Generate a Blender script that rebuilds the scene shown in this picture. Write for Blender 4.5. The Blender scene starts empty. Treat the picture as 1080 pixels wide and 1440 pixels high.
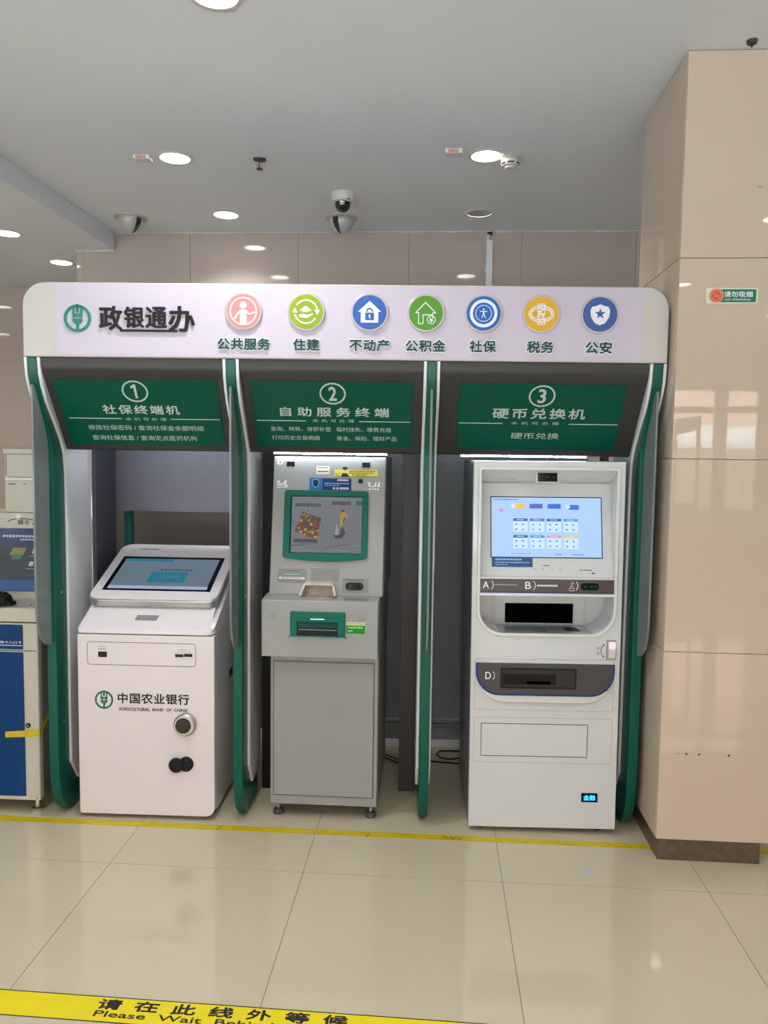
import bpy, bmesh, math, random
from mathutils import Matrix, Vector
random.seed(7)
C = bpy.context.scene.collection
SC = bpy.context.scene
R = math.radians

def lin(c):
    c = c / 255.0
    return c / 12.92 if c <= 0.04045 else ((c + 0.055) / 1.055) ** 2.4
def rgb(r, g, b): return (lin(r), lin(g), lin(b), 1.0)

# ------------------------------------------------------------------ camera
cam = bpy.data.cameras.new('camera'); cam_o = bpy.data.objects.new('camera', cam); C.objects.link(cam_o)
cam.sensor_fit = 'HORIZONTAL'; cam.sensor_width = 36.0; cam.lens = 36.0 * 1100 / 1080
cam.clip_start = 0.05; cam.clip_end = 100
_r = Vector((0.99773207, 0.06593481, 0.01353915)); _u = Vector((-0.01852893, 0.07566413, 0.99696119)); _f = Vector((-0.06471002, 0.99495102, -0.07671423))
cam_o.matrix_world = Matrix(((_r.x, _u.x, -_f.x, 0), (_r.y, _u.y, -_f.y, 0), (_r.z, _u.z, -_f.z, 1.706), (0, 0, 0, 1)))
SC.camera = cam_o
# ------------------------------------------------------------------ world, exposure
SC.view_settings.view_transform = 'Standard'; SC.view_settings.look = 'None'
SC.view_settings.exposure = 0.0; SC.view_settings.gamma = 1.0; SC.view_settings.use_curve_mapping = False
W = bpy.data.worlds.new('sky'); SC.world = W; W.use_nodes = True
bg = W.node_tree.nodes['Background']; bg.inputs[0].default_value = (0.86, 0.91, 1.0, 1); bg.inputs[1].default_value = 16.0
LAMP_E = 17.0       # emission of a downlight's diffuser
LAMP_W = 81.0       # watts of the light it throws
# window light: area portals sit in the window openings behind the photographer
def portal(name, x, z, w, h):
    l = bpy.data.lights.new(name, 'AREA'); l.shape = 'RECTANGLE'; l.size = w; l.size_y = h
    l.cycles.is_portal = True
    o = bpy.data.objects.new(name, l); C.objects.link(o); o.location = (x, -5.02, z); o.rotation_euler = (R(90), 0, 0)
    return o

# ------------------------------------------------------------------ materials
def mat(name, col, rough=0.5, metal=0.0, spec=0.5, coat=0.0, noise=0.0, nscale=8.0, bump=0.0, bscale=60.0, emit=None, estr=0.0, coat_rough=0.05):
    m = bpy.data.materials.new(name); m.use_nodes = True
    nt = m.node_tree; b = nt.nodes['Principled BSDF']
    c = rgb(*col)
    b.inputs['Base Color'].default_value = c; b.inputs['Roughness'].default_value = rough
    b.inputs['Metallic'].default_value = metal; b.inputs['Specular IOR Level'].default_value = spec
    b.inputs['Coat Weight'].default_value = coat; b.inputs['Coat Roughness'].default_value = coat_rough
    tc = nt.nodes.new('ShaderNodeTexCoord')
    if noise:
        n = nt.nodes.new('ShaderNodeTexNoise'); n.inputs['Scale'].default_value = nscale; n.inputs['Detail'].default_value = 5
        nt.links.new(tc.outputs['Object'], n.inputs['Vector'])
        mx = nt.nodes.new('ShaderNodeMix'); mx.data_type = 'RGBA'; mx.blend_type = 'MULTIPLY'
        mr = nt.nodes.new('ShaderNodeMapRange'); mr.inputs['From Min'].default_value = 0.3; mr.inputs['From Max'].default_value = 0.7
        mr.inputs['To Min'].default_value = 1 - noise; mr.inputs['To Max'].default_value = 1
        nt.links.new(n.outputs['Fac'], mr.inputs['Value'])
        mx.inputs['Factor'].default_value = 1; mx.inputs['A'].default_value = c
        cr = nt.nodes.new('ShaderNodeCombineColor')
        for i in range(3): nt.links.new(mr.outputs['Result'], cr.inputs[i])
        nt.links.new(cr.outputs[0], mx.inputs['B']); nt.links.new(mx.outputs['Result'], b.inputs['Base Color'])
    if bump:
        n2 = nt.nodes.new('ShaderNodeTexNoise'); n2.inputs['Scale'].default_value = bscale; n2.inputs['Detail'].default_value = 3
        nt.links.new(tc.outputs['Object'], n2.inputs['Vector'])
        bp = nt.nodes.new('ShaderNodeBump'); bp.inputs['Strength'].default_value = bump; bp.inputs['Distance'].default_value = 0.002
        nt.links.new(n2.outputs['Fac'], bp.inputs['Height']); nt.links.new(bp.outputs[0], b.inputs['Normal'])
    if emit:
        b.inputs['Emission Color'].default_value = rgb(*emit); b.inputs['Emission Strength'].default_value = estr
    return m

def tile_mat(name, col, rough, var=0.03, vein=0.05, wave=0.05, spec=0.5):
    """glazed stone tile: faint clouding, a slight tone change from tile to tile"""
    m = bpy.data.materials.new(name); m.use_nodes = True
    nt = m.node_tree; b = nt.nodes['Principled BSDF']
    b.inputs['Roughness'].default_value = rough; b.inputs['Specular IOR Level'].default_value = spec
    g = nt.nodes.new('ShaderNodeNewGeometry')
    n = nt.nodes.new('ShaderNodeTexNoise'); n.inputs['Scale'].default_value = 2.2; n.inputs['Detail'].default_value = 6; n.inputs['Roughness'].default_value = 0.6
    nt.links.new(g.outputs['Position'], n.inputs['Vector'])
    oi = nt.nodes.new('ShaderNodeObjectInfo')
    m1 = nt.nodes.new('ShaderNodeMapRange'); m1.inputs['From Min'].default_value = 0.3; m1.inputs['From Max'].default_value = 0.7
    m1.inputs['To Min'].default_value = 1 - vein; m1.inputs['To Max'].default_value = 1
    nt.links.new(n.outputs['Fac'], m1.inputs['Value'])
    m2 = nt.nodes.new('ShaderNodeMapRange'); m2.inputs['To Min'].default_value = 1 - var; m2.inputs['To Max'].default_value = 1
    nt.links.new(oi.outputs['Random'], m2.inputs['Value'])
    mm = nt.nodes.new('ShaderNodeMath'); mm.operation = 'MULTIPLY'
    nt.links.new(m1.outputs[0], mm.inputs[0]); nt.links.new(m2.outputs[0], mm.inputs[1])
    vm = nt.nodes.new('ShaderNodeVectorMath'); vm.operation = 'SCALE'
    c = rgb(*col); vm.inputs[0].default_value = c[:3]
    nt.links.new(mm.outputs[0], vm.inputs['Scale']); nt.links.new(vm.outputs[0], b.inputs['Base Color'])
    # very faint waviness so mirrored lamps break up a little
    n2 = nt.nodes.new('ShaderNodeTexNoise'); n2.inputs['Scale'].default_value = 5.0; n2.inputs['Detail'].default_value = 2
    nt.links.new(g.outputs['Position'], n2.inputs['Vector'])
    bp = nt.nodes.new('ShaderNodeBump'); bp.inputs['Strength'].default_value = wave; bp.inputs['Distance'].default_value = 0.002
    nt.links.new(n2.outputs['Fac'], bp.inputs['Height']); nt.links.new(bp.outputs[0], b.inputs['Normal'])
    return m

def glass_mat(name, tint=(1, 1, 1, 1), refl=0.08, frost=0.0, body=(150, 158, 152), body_mix=0.0):
    m = bpy.data.materials.new(name); m.use_nodes = True; nt = m.node_tree
    nt.nodes.remove(nt.nodes['Principled BSDF'])
    out = nt.nodes['Material Output']
    t = nt.nodes.new('ShaderNodeBsdfTransparent'); t.inputs[0].default_value = tint
    gl = nt.nodes.new('ShaderNodeBsdfGlossy'); gl.inputs['Roughness'].default_value = 0.02 + frost
    fr = nt.nodes.new('ShaderNodeFresnel'); fr.inputs['IOR'].default_value = 1.45
    last = t.outputs[0]
    if body_mix:
        d = nt.nodes.new('ShaderNodeBsdfDiffuse'); d.inputs[0].default_value = rgb(*body)
        tr = nt.nodes.new('ShaderNodeBsdfTranslucent'); tr.inputs[0].default_value = rgb(*body)
        a = nt.nodes.new('ShaderNodeMixShader'); a.inputs[0].default_value = 0.45
        nt.links.new(d.outputs[0], a.inputs[1]); nt.links.new(tr.outputs[0], a.inputs[2])
        b2 = nt.nodes.new('ShaderNodeMixShader'); b2.inputs[0].default_value = body_mix
        nt.links.new(t.outputs[0], b2.inputs[1]); nt.links.new(a.outputs[0], b2.inputs[2]); last = b2.outputs[0]
    mx = nt.nodes.new('ShaderNodeMixShader')
    nt.links.new(fr.outputs[0], mx.inputs[0]); nt.links.new(last, mx.inputs[1]); nt.links.new(gl.outputs[0], mx.inputs[2])
    nt.links.new(mx.outputs[0], out.inputs[0])
    return m

def emis(name, col, s):
    m = bpy.data.materials.new(name); m.use_nodes = True; nt = m.node_tree
    b = nt.nodes['Principled BSDF']; b.inputs['Base Color'].default_value = (0.02, 0.02, 0.02, 1); b.inputs['Roughness'].default_value = 0.15
    b.inputs['Emission Color'].default_value = rgb(*col); b.inputs['Emission Strength'].default_value = s
    return m

M = dict(
    floor=tile_mat('floor_porcelain', (196, 186, 158), 0.012, wave=0.012, spec=0.75),
    grout=mat('floor_grout', (95, 88, 72), 0.8),
    wall=tile_mat('wall_porcelain', (184, 169, 160), 0.04, 0.03, 0.04),
    wgrout=mat('wall_grout', (150, 140, 130), 0.8),
    column=tile_mat('column_porcelain', (206, 188, 168), 0.018, 0.02, 0.05),
    ceiling=mat('ceiling_paint', (222, 226, 233), 0.85, noise=0.03, nscale=1.5, bump=0.15, bscale=40),
    plaster=mat('plaster_edge', (205, 203, 196), 0.8, noise=0.12, nscale=30),
    steel=mat('brown_steel_plinth', (120, 110, 98), 0.35, 0.75, noise=0.25, nscale=40, bump=0.2, bscale=90),
    tape=mat('yellow_tape', (205, 183, 12), 0.5, noise=0.22, nscale=25, bump=0.3, bscale=30),
    mat_y=mat('yellow_floor_sticker', (226, 206, 14), 0.45, noise=0.08, nscale=12),
    ink=mat('black_ink', (22, 22, 24), 0.5),
    white=mat('white_powder_coat', (226, 224, 219), 0.38, noise=0.02, nscale=4),
    k1=mat('warm_white_enamel', (219, 213, 213), 0.32, noise=0.02, nscale=3, coat=0.2),
    k1side=mat('pale_grey_side', (214, 212, 212), 0.3, coat=0.3),
    silver=mat('silver_rim', (190, 190, 192), 0.28, 0.85),
    board=mat('white_side_board', (225, 226, 226), 0.35, coat=0.2),
    fwhite=mat('fascia_white', (202, 196, 190), 0.35, noise=0.015, nscale=5),
    fpanel=mat('fascia_print_panel', (203, 193, 208), 0.3),
    green=mat('green_lacquer', (0, 86, 71), 0.3, spec=0.3),
    green_d=mat('green_acrylic_plate', (0, 80, 62), 0.3, spec=0.2),
    dark=mat('charcoal_metal', (62, 60, 59), 0.4, 0.15, spec=0.35, noise=0.05, nscale=3),
    post=mat('slate_post', (72, 74, 84), 0.4, 0.1),
    backp=mat('slate_back_panel', (98, 99, 108), 0.4, 0.2),
    part=mat('partition_grey', (146, 153, 157), 0.6, noise=0.05),
    wing=glass_mat('frosted_acrylic', (0.80, 0.90, 0.86, 1), body=(165, 176, 174), body_mix=0.82, frost=0.12),
    wing_edge=mat('acrylic_edge', (150, 185, 172), 0.2),
    led=emis('led_tube', (228, 234, 255), 70.0),
    lamp=emis('downlight_diffuser', (255, 252, 244), LAMP_E),
    ring=mat('downlight_rim', (205, 200, 190), 0.35, 0.3),
    reflector=mat('reflector_aluminium', (150, 150, 150), 0.3, 0.9),
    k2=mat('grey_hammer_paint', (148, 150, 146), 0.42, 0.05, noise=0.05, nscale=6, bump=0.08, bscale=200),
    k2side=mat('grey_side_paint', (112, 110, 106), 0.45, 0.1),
    k2g=mat('teal_green_plastic', (0, 98, 82), 0.4, spec=0.2),
    k2gl=mat('grey_inlay', (126, 127, 126), 0.5),
    cream=mat('aged_cream_plastic', (200, 188, 170), 0.55, noise=0.2, nscale=35),
    creamin=mat('stained_tray_lining', (168, 150, 132), 0.6, noise=0.3, nscale=25),
    black=mat('black_plastic', (12, 12, 13), 0.4, spec=0.25), void=mat('black_void', (4, 4, 4), 0.9, spec=0.02),
    blackg=mat('black_glass', (6, 7, 9), 0.08),
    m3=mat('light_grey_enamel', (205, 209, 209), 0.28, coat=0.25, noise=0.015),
    m3rim=mat('off_white_rim', (214, 214, 210), 0.3, coat=0.2),
    m3dark=mat('grey_fascia_panel', (76, 74, 74), 0.4, spec=0.3, noise=0.04),
    m3brown=mat('brown_grey_strip', (76, 66, 68), 0.3, 0.2),
    m3deck=mat('grey_glass_deck', (150, 158, 160), 0.08, 0.0, coat=0.5),
    navy=mat('navy_trim', (16, 62, 138), 0.45, spec=0.2),
    blueplate=mat('blue_notice_plate', (14, 78, 136), 0.3),
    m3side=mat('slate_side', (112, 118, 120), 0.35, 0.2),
    groove=mat('groove_shadow_line', (58, 56, 54), 0.7),
    lgrey=mat('thin_line_grey', (150, 148, 142), 0.6),
    beige=mat('beige_machine_shell', (190, 188, 174), 0.45, noise=0.03),
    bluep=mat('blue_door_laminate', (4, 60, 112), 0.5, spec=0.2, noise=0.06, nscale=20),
    sidegrey=mat('grey_machine_side', (118, 114, 106), 0.45),
    chrome=mat('chrome', (200, 200, 200), 0.12, 1.0),
    rubber=mat('rubber_foot', (68, 76, 78), 0.7),
    paper=mat('paper_label', (222, 220, 205), 0.6),
    sig_w=mat('silver_lettering', (190, 200, 196), 0.4),
    brown=mat('dark_brown_lettering', (36, 24, 26), 0.5, spec=0.3),
    cap=mat('dark_green_lettering', (26, 72, 66), 0.5, spec=0.3),
    logo=mat('teal_logo', (0, 128, 116), 0.35),
    logo_d=mat('green_logo', (0, 98, 84), 0.4),
    pink=mat('badge_pink', (236, 140, 140), 0.3), lime=mat('badge_lime', (148, 170, 30), 0.3), blue=mat('badge_blue', (52, 98, 176), 0.3),
    grn=mat('badge_green', (86, 150, 40), 0.3), blue2=mat('badge_bright_blue', (20, 104, 184), 0.3), yel=mat('badge_yellow', (228, 172, 46), 0.3), blue3=mat('badge_navy', (54, 92, 166), 0.3),
    brim=mat('badge_rim', (198, 190, 190), 0.3, 0.3),
    pict=mat('pictogram_white', (240, 240, 244), 0.35),
    glassw=glass_mat('window_glass', (0.95, 0.98, 0.97, 1)),
    frame=mat('window_frame_aluminium', (150, 148, 142), 0.4, 0.4),
    clear=glass_mat('clear_acrylic', (0.93, 0.96, 0.95, 1), body=(215, 220, 220), body_mix=0.12),
    camw=mat('camera_shell_white', (205, 203, 200), 0.35),
    camy=mat('aged_ring', (178, 172, 150), 0.5),
    dome=mat('smoked_dome', (10, 10, 14), 0.05, coat=1.0),
    domeg=mat('grey_dome', (176, 176, 174), 0.3, coat=0.35),
    pale_red=mat('pale_red_lens', (205, 150, 145), 0.4),
    fire=emis('alarm_led', (255, 110, 100), .8),
    navyesc=mat('blue_black_plate', (18, 42, 66), 0.4), redb=mat('red_glass_bulb', (150, 60, 75), 0.2),
    orange=mat('sign_orange', (216, 92, 52), 0.4), gold=mat('sign_gold', (235, 178, 90), 0.4), sgreen=mat('sign_green', (0, 116, 92), 0.4),
    dim=mat('dim_grey_board', (108, 103, 101), 0.6),
    outside=mat('pink_render', (212, 168, 152), 0.8, noise=0.15), 
)

# ------------------------------------------------------------------ mesh helpers
def B(): return bmesh.new()
I4 = Matrix.Identity(4)
def box(bm, x0, x1, y0, y1, z0, z1, mx=I4):
    vs = [bm.verts.new(mx @ Vector((x, y, z))) for z in (z0, z1) for y in (y0, y1) for x in (x0, x1)]
    for f in ((0, 2, 3, 1), (4, 5, 7, 6), (0, 1, 5, 4), (2, 6, 7, 3), (0, 4, 6, 2), (1, 3, 7, 5)): bm.faces.new([vs[i] for i in f])
    return bm
def prism(bm, prof, x0, x1, mx=I4):
    """profile of (y,z) pairs extruded along x"""
    a = [bm.verts.new(mx @ Vector((x0, y, z))) for y, z in prof]; b = [bm.verts.new(mx @ Vector((x1, y, z))) for y, z in prof]
    n = len(prof); bm.faces.new(a); bm.faces.new(b[::-1])
    for i in range(n): bm.faces.new((a[i], b[i], b[(i + 1) % n], a[(i + 1) % n]))
    return bm
def plate(bm, pts, fr, d0=0.0, d1=0.002):
    """2-D outline in a face frame, from depth d0 to d1 along its normal"""
    a = [bm.verts.new(fr @ Vector((x, y, d0))) for x, y in pts]; b = [bm.verts.new(fr @ Vector((x, y, d1))) for x, y in pts]
    n = len(pts); bm.faces.new(a[::-1]); bm.faces.new(b)
    for i in range(n): bm.faces.new((a[i], a[(i + 1) % n], b[(i + 1) % n], b[i]))
    return bm
def ring(bm, outer, inner, fr, d0=0.0, d1=0.002):
    n = len(outer); L = []
    for d in (d0, d1):
        L.append([bm.verts.new(fr @ Vector((x, y, d))) for x, y in outer]); L.append([bm.verts.new(fr @ Vector((x, y, d))) for x, y in inner])
    o0, i0, o1, i1 = L
    for k in range(n):
        j = (k + 1) % n
        bm.faces.new((o1[k], o1[j], i1[j], i1[k])); bm.faces.new((o0[k], i0[k], i0[j], o0[j]))
        bm.faces.new((o0[k], o0[j], o1[j], o1[k])); bm.faces.new((i0[k], i1[k], i1[j], i0[j]))
    return bm
def rrect(x0, x1, y0, y1, r=0.01, seg=4, rs=None):
    """rounded rectangle, ccw from bottom-right; rs = radii (br, tr, tl, bl)"""
    rs = rs or (r, r, r, r); P = []
    for (cx, cy, a0), q in zip(((x1, y0, -90), (x1, y1, 0), (x0, y1, 90), (x0, y0, 180)), rs):
        sx = -1 if cx == x1 else 1; sy = -1 if cy == y1 else 1
        for k in range(seg + 1):
            a = R(a0 + 90 * k / seg); P.append((cx + sx * q + q * math.cos(a), cy + sy * q + q * math.sin(a)))
    return P
def circ(cx, cy, r, n=32, ry=None, a0=0, a1=360):
    ry = ry or r
    full = abs(a1 - a0) >= 360
    return [(cx + r * math.cos(R(a0 + (a1 - a0) * k / (n if full else n - 1))), cy + ry * math.sin(R(a0 + (a1 - a0) * k / (n if full else n - 1)))) for k in range(n)]
def stroke(bm, pts, w, fr, d0=0.0, d1=0.002, closed=False):
    """flat ribbon of width w along pts"""
    n = len(pts)
    for i in range(n if closed else n - 1):
        a = Vector(pts[i]); b = Vector(pts[(i + 1) % n]); d = (b - a)
        if d.length < 1e-6: continue
        d.normalize(); q = Vector((-d.y, d.x)) * w / 2; e = d * w * 0.3
        plate(bm, [tuple(a - e - q), tuple(b + e - q), tuple(b + e + q), tuple(a - e + q)], fr, d0, d1)
    return bm
def lathe(bm, prof, c=(0, 0, 0), n=24, axis='z'):
    """profile of (radius, height) turned round an axis through c"""
    rows = []
    for r, h in prof:
        row = []
        for k in range(n):
            a = 2 * math.pi * k / n; x, y = r * math.cos(a), r * math.sin(a)
            p = (x, y, h) if axis == 'z' else ((x, -h, y) if axis == 'y' else (h, x, y))
            row.append(bm.verts.new((c[0] + p[0], c[1] + p[1], c[2] + p[2])))
        rows.append(row)
    for a, b in zip(rows, rows[1:]):
        for k in range(n): bm.faces.new((a[k], a[(k + 1) % n], b[(k + 1) % n], b[k]))
    bm.faces.new(rows[0][::-1]); bm.faces.new(rows[-1])
    return bm
def tube(bm, pts, r, n=8):
    pts = [Vector(p) for p in pts]; rows = []
    for i, p in enumerate(pts):
        t = (pts[min(i + 1, len(pts) - 1)] - pts[max(i - 1, 0)]).normalized()
        u = t.cross(Vector((0, 0, 1)));  u = u.normalized() if u.length > 1e-3 else Vector((1, 0, 0))
        v = t.cross(u); rows.append([bm.verts.new(p + r * (math.cos(2 * math.pi * k / n) * u + math.sin(2 * math.pi * k / n) * v)) for k in range(n)])
    for a, b in zip(rows, rows[1:]):
        for k in range(n): bm.faces.new((a[k], b[k], b[(k + 1) % n], a[(k + 1) % n]))
    bm.faces.new(rows[0]); bm.faces.new(rows[-1][::-1])
    return bm
def obj(name, bm, m, parent=None, bevel=0.0, smooth=True, seg=2, angle=30):
    bmesh.ops.recalc_face_normals(bm, faces=bm.faces)
    me = bpy.data.meshes.new(name); bm.to_mesh(me); bm.free()
    for mm in (m if isinstance(m, (list, tuple)) else [m]): me.materials.append(mm)
    if smooth:
        me.shade_smooth(); me.set_sharp_from_angle(angle=R(angle))
    o = bpy.data.objects.new(name, me); C.objects.link(o)
    if parent: o.parent = parent
    if bevel:
        b = o.modifiers.new('bevel', 'BEVEL'); b.width = bevel; b.segments = seg; b.limit_method = 'ANGLE'; b.angle_limit = R(40); b.harden_normals = False
    return o
def thing(name, label, cat, loc=(0, 0, 0), rotz=0.0, group=None, roty=0.0):
    o = bpy.data.objects.new(name, None); C.objects.link(o); o.empty_display_size = 0.1
    o.location = loc; o.rotation_euler = (0, roty, rotz); o['label'] = label; o['category'] = cat; o['kind'] = 'thing'
    if group: o['group'] = group
    return o
def tag(o, label, cat, group=None):
    o['label'] = label; o['category'] = cat; o['kind'] = 'thing'
    if group: o['group'] = group
    return o
def struct(o, label=None):
    o['kind'] = 'structure'
    if label: o['label'] = label
    return o
def part(name, bm, m, parent, label=None, **k):
    o = obj(name, bm, m, parent, **k)
    if label: o['label'] = label
    return o
def face(v=0.0, tilt=0.0, z0=0.0, x0=0.0):
    """face frame: x right, y up the face, z out of it (towards the viewer)"""
    t = R(tilt)
    return Matrix(((1, 0, 0, x0), (0, math.sin(t), -math.cos(t), v), (0, math.cos(t), math.sin(t), z0), (0, 0, 0, 1)))

# ---- lettering: text curves turned to mesh and fitted to a box in a face frame
_dg = None
def glyphs(s, bold=0.0, spacing=1.0, res=3, shear=0.0):
    cu = bpy.data.curves.new('t', 'FONT'); cu.body = s; cu.size = 1.0; cu.offset = 0; cu.resolution_u = res
    cu.space_character = spacing; cu.shear = shear
    o = bpy.data.objects.new('t', cu); C.objects.link(o)
    bpy.context.view_layer.update()
    dg = bpy.context.evaluated_depsgraph_get(); me = bpy.data.meshes.new_from_object(o.evaluated_get(dg))
    vs = [(v.co.x, v.co.y) for v in me.vertices]; fs = [tuple(p.vertices) for p in me.polygons]
    bpy.data.objects.remove(o); bpy.data.curves.remove(cu); bpy.data.meshes.remove(me)
    return vs, fs
def text(bm, s, x0, x1, y0, y1, fr, d=0.0015, depth=0.0, mi=0, **k):
    vs, fs = glyphs(s, **k)
    if not vs: return bm
    ax, bx = min(v[0] for v in vs), max(v[0] for v in vs); ay, by = min(v[1] for v in vs), max(v[1] for v in vs)
    sx = (x1 - x0) / (bx - ax); sy = (y1 - y0) / (by - ay)
    P = [((v[0] - ax) * sx + x0, (v[1] - ay) * sy + y0) for v in vs]
    em = (y1 - y0); b = k.get('bold', 0) * em * 0.62
    sh = [(0, 0)] if b < 1e-5 else [(-b, 0), (b, 0), (0, b), (0, -b), (b * .7, b * .7), (-b * .7, -b * .7), (b * .7, -b * .7), (-b * .7, b * .7)]
    for q, (ox, oy) in enumerate(sh):
        dd = d + q * 2.5e-5
        top = [bm.verts.new(fr @ Vector((x + ox, y + oy, dd))) for x, y in P]
        edges = {}
        for f in fs:
            try: ff = bm.faces.new([top[i] for i in f]); ff.material_index = mi
            except ValueError: continue
            for a, c in zip(f, f[1:] + f[:1]): edges[(a, c)] = 1
        if depth:
            low = [bm.verts.new(fr @ Vector((x + ox, y + oy, dd - depth))) for x, y in P]
            for (a, c) in edges:
                if (c, a) not in edges:
                    ff = bm.faces.new((top[a], low[a], low[c], top[c])); ff.material_index = mi
    return bm
def quad(bm, x0, x1, y0, y1, fr, d=0.001, mi=0, skew=0.0):
    vs = [bm.verts.new(fr @ Vector(p)) for p in ((x0, y0, d), (x1, y0, d), (x1 + skew, y1, d), (x0 + skew, y1, d))]
    f = bm.faces.new(vs); f.material_index = mi
    return bm
def poly(bm, pts, fr, d=0.001, mi=0):
    f = bm.faces.new([bm.verts.new(fr @ Vector((x, y, d))) for x, y in pts]); f.material_index = mi
    return bm
def dashes(bm, x0, x1, y, h, fr, d=0.001, mi=0, n=8, gap=0.25):
    """a line of print too small to read: a run of small bars"""
    w = (x1 - x0) / n
    for k in range(n):
        q = random.random()
        quad(bm, x0 + k * w, x0 + (k + 1 - gap) * w, y - h / 2 * (0.6 + 0.4 * q), y + h / 2, fr, d, mi)
    return bm
_fc = {}
def flat(col, rough=0.5, e=0.0):
    k = (col, rough, e)
    if k not in _fc:
        _fc[k] = emis('screen_%d_%d_%d' % col, col, e) if e else mat('print_%d_%d_%d' % col, col, rough, spec=0.2)
    return _fc[k]

def bank_logo(bm, cx, cy, r, fr, d0, d1):
    """round emblem with an ear of grain"""
    ring(bm, circ(cx, cy, r, 40, a0=0), circ(cx, cy, r * 0.80, 40), fr, d0, d1)
    q = r
    w = 0.085 * q
    plate(bm, [(cx - .09 * q, cy - .9 * q), (cx + .09 * q, cy - .9 * q), (cx + .09 * q, cy - .3 * q), (cx - .09 * q, cy - .3 * q)], fr, d0, d1)
    plate(bm, [(cx - .36 * q, cy - .02 * q), (cx - .04 * q, cy - .02 * q), (cx - .04 * q, cy - .42 * q), (cx - .16 * q, cy - .42 * q), (cx - .36 * q, cy - .24 * q)][::-1], fr, d0, d1)
    plate(bm, [(cx + .36 * q, cy - .02 * q), (cx + .04 * q, cy - .02 * q), (cx + .04 * q, cy - .42 * q), (cx + .16 * q, cy - .42 * q), (cx + .36 * q, cy - .24 * q)], fr, d0, d1)
    plate(bm, [(cx - .36 * q, cy + .05 * q), (cx - .04 * q, cy + .05 * q), (cx - .04 * q, cy + .34 * q), (cx - .36 * q, cy + .34 * q)], fr, d0, d1)
    plate(bm, [(cx + .36 * q, cy + .05 * q), (cx + .04 * q, cy + .05 * q), (cx + .04 * q, cy + .34 * q), (cx + .36 * q, cy + .34 * q)], fr, d0, d1)
    for x in (-.30, 0.30): plate(bm, [(cx + (x - .06) * q, cy + .3 * q), (cx + (x + .06) * q, cy + .3 * q), (cx + (x + .06) * q, cy + .9 * q), (cx + (x - .06) * q, cy + .9 * q)], fr, d0, d1)
    plate(bm, [(cx - .09 * q, cy + .42 * q), (cx + .09 * q, cy + .42 * q), (cx + .09 * q, cy + 1.02 * q), (cx - .09 * q, cy + 1.02 * q)], fr, d0, d1)
    return bm

# ================================================================== THE ROOM
ZC = 3.281; ZL = 3.157; YB = 5.74
# floor: slab (grout) with tiles
floor = struct(obj('floor', box(B(), -8.5, 6.5, -5.2, 9.0, -0.12, -0.0022), M['grout'], smooth=False), 'glossy beige porcelain tiled floor')
TS = 0.803; gx = 0.0022
bm = box(B(), gx / 2, TS - gx / 2, gx / 2, TS - gx / 2, -0.01, 0.0)
tile0 = obj('floor_tile', bm, M['floor'], floor, smooth=False); first = True
X0, Y0 = -1.309, 3.026
for i in range(-9, 10):
    for j in range(-10, 7):
        x, y = X0 + i * TS, Y0 + j * TS
        if x > 6.4 or x < -8.5 or y > 8.6: continue
        if first: o = tile0; first = False
        else: o = tile0.copy(); C.objects.link(o)
        o.location = (x, y, 0)
# wall tiling on a plane
def tiles(parent, name, m, axis, pos, out, a0, a1, joints_a, joints_z, th=0.008, gap=0.0022):
    """axis 'x': wall runs along x at y=pos; 'y': wall runs along y at x=pos. out = sign of the outward normal"""
    aa = [a0] + [j for j in joints_a if a0 + .01 < j < a1 - .01] + [a1]; cache = {}
    for u0, u1 in zip(aa, aa[1:]):
        for z0, z1 in zip(joints_z, joints_z[1:]):
            key = (round(u1 - u0, 3), round(z1 - z0, 3))
            if key not in cache:
                g = gap / 2; w, h = u1 - u0, z1 - z0
                if axis == 'x': bm = box(B(), g, w - g, 0 if out > 0 else -th, th if out > 0 else 0, g, h - g)
                else: bm = box(B(), 0 if out > 0 else -th, th if out > 0 else 0, g, w - g, g, h - g)
                o = obj(name, bm, m, parent, bevel=0.0008, seg=1, smooth=False); cache[key] = o
            else:
                o = cache[key].copy(); C.objects.link(o)
            o.location = (u0, pos, z0) if axis == 'x' else (pos, u0, z0)
            # tiles are never set perfectly true
            if name != 'coping': o.rotation_euler = (random.uniform(-1, 1) * 0.0012, 0, random.uniform(-1, 1) * 0.0008)
ZJ = [0.0, 0.099, 0.900, 1.694, 2.489, ZC - 0.002]
wb = struct(obj('wall_back', box(B(), -2.67, 6.5, YB + .004, YB + 0.2, 0, ZC + .1), M['wgrout'], smooth=False), 'beige tiled wall above and behind the kiosk booth')
tiles(wb, 'wall_tile', M['wall'], 'x', YB + .004, -1, -2.67, 6.5, [-1.819 + k * .8 for k in range(-1, 12)], ZJ)
wn = struct(obj('wall_side', box(B(), -2.67, -2.5, YB + .2, 7.04, 0, ZC), M['wgrout'], smooth=False))
tiles(wn, 'wall_tile', M['wall'], 'y', -2.67, -1, YB + .01, 7.04, [6.5], ZJ[:-1] + [ZL])
wl = struct(obj('wall_left', box(B(), -8.5, -2.5, 7.05, 7.25, 0, ZC), M['wgrout'], smooth=False), 'beige tiled wall in the recess at far left')
tiles(wl, 'wall_tile', M['wall'], 'x', 7.05, -1, -8.5, -2.68, [-2.68 - k * .8 for k in range(1, 8)], ZJ[:-1] + [ZL])
wfl = struct(obj('wall_far_left', box(B(), -8.7, -8.5, -5.2, 7.25, 0, ZC), M['plaster'], smooth=False))
wr = struct(obj('wall_right', box(B(), 6.5, 6.7, -5.2, 9.0, 0, ZC + .1), M['plaster'], smooth=False))
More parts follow.
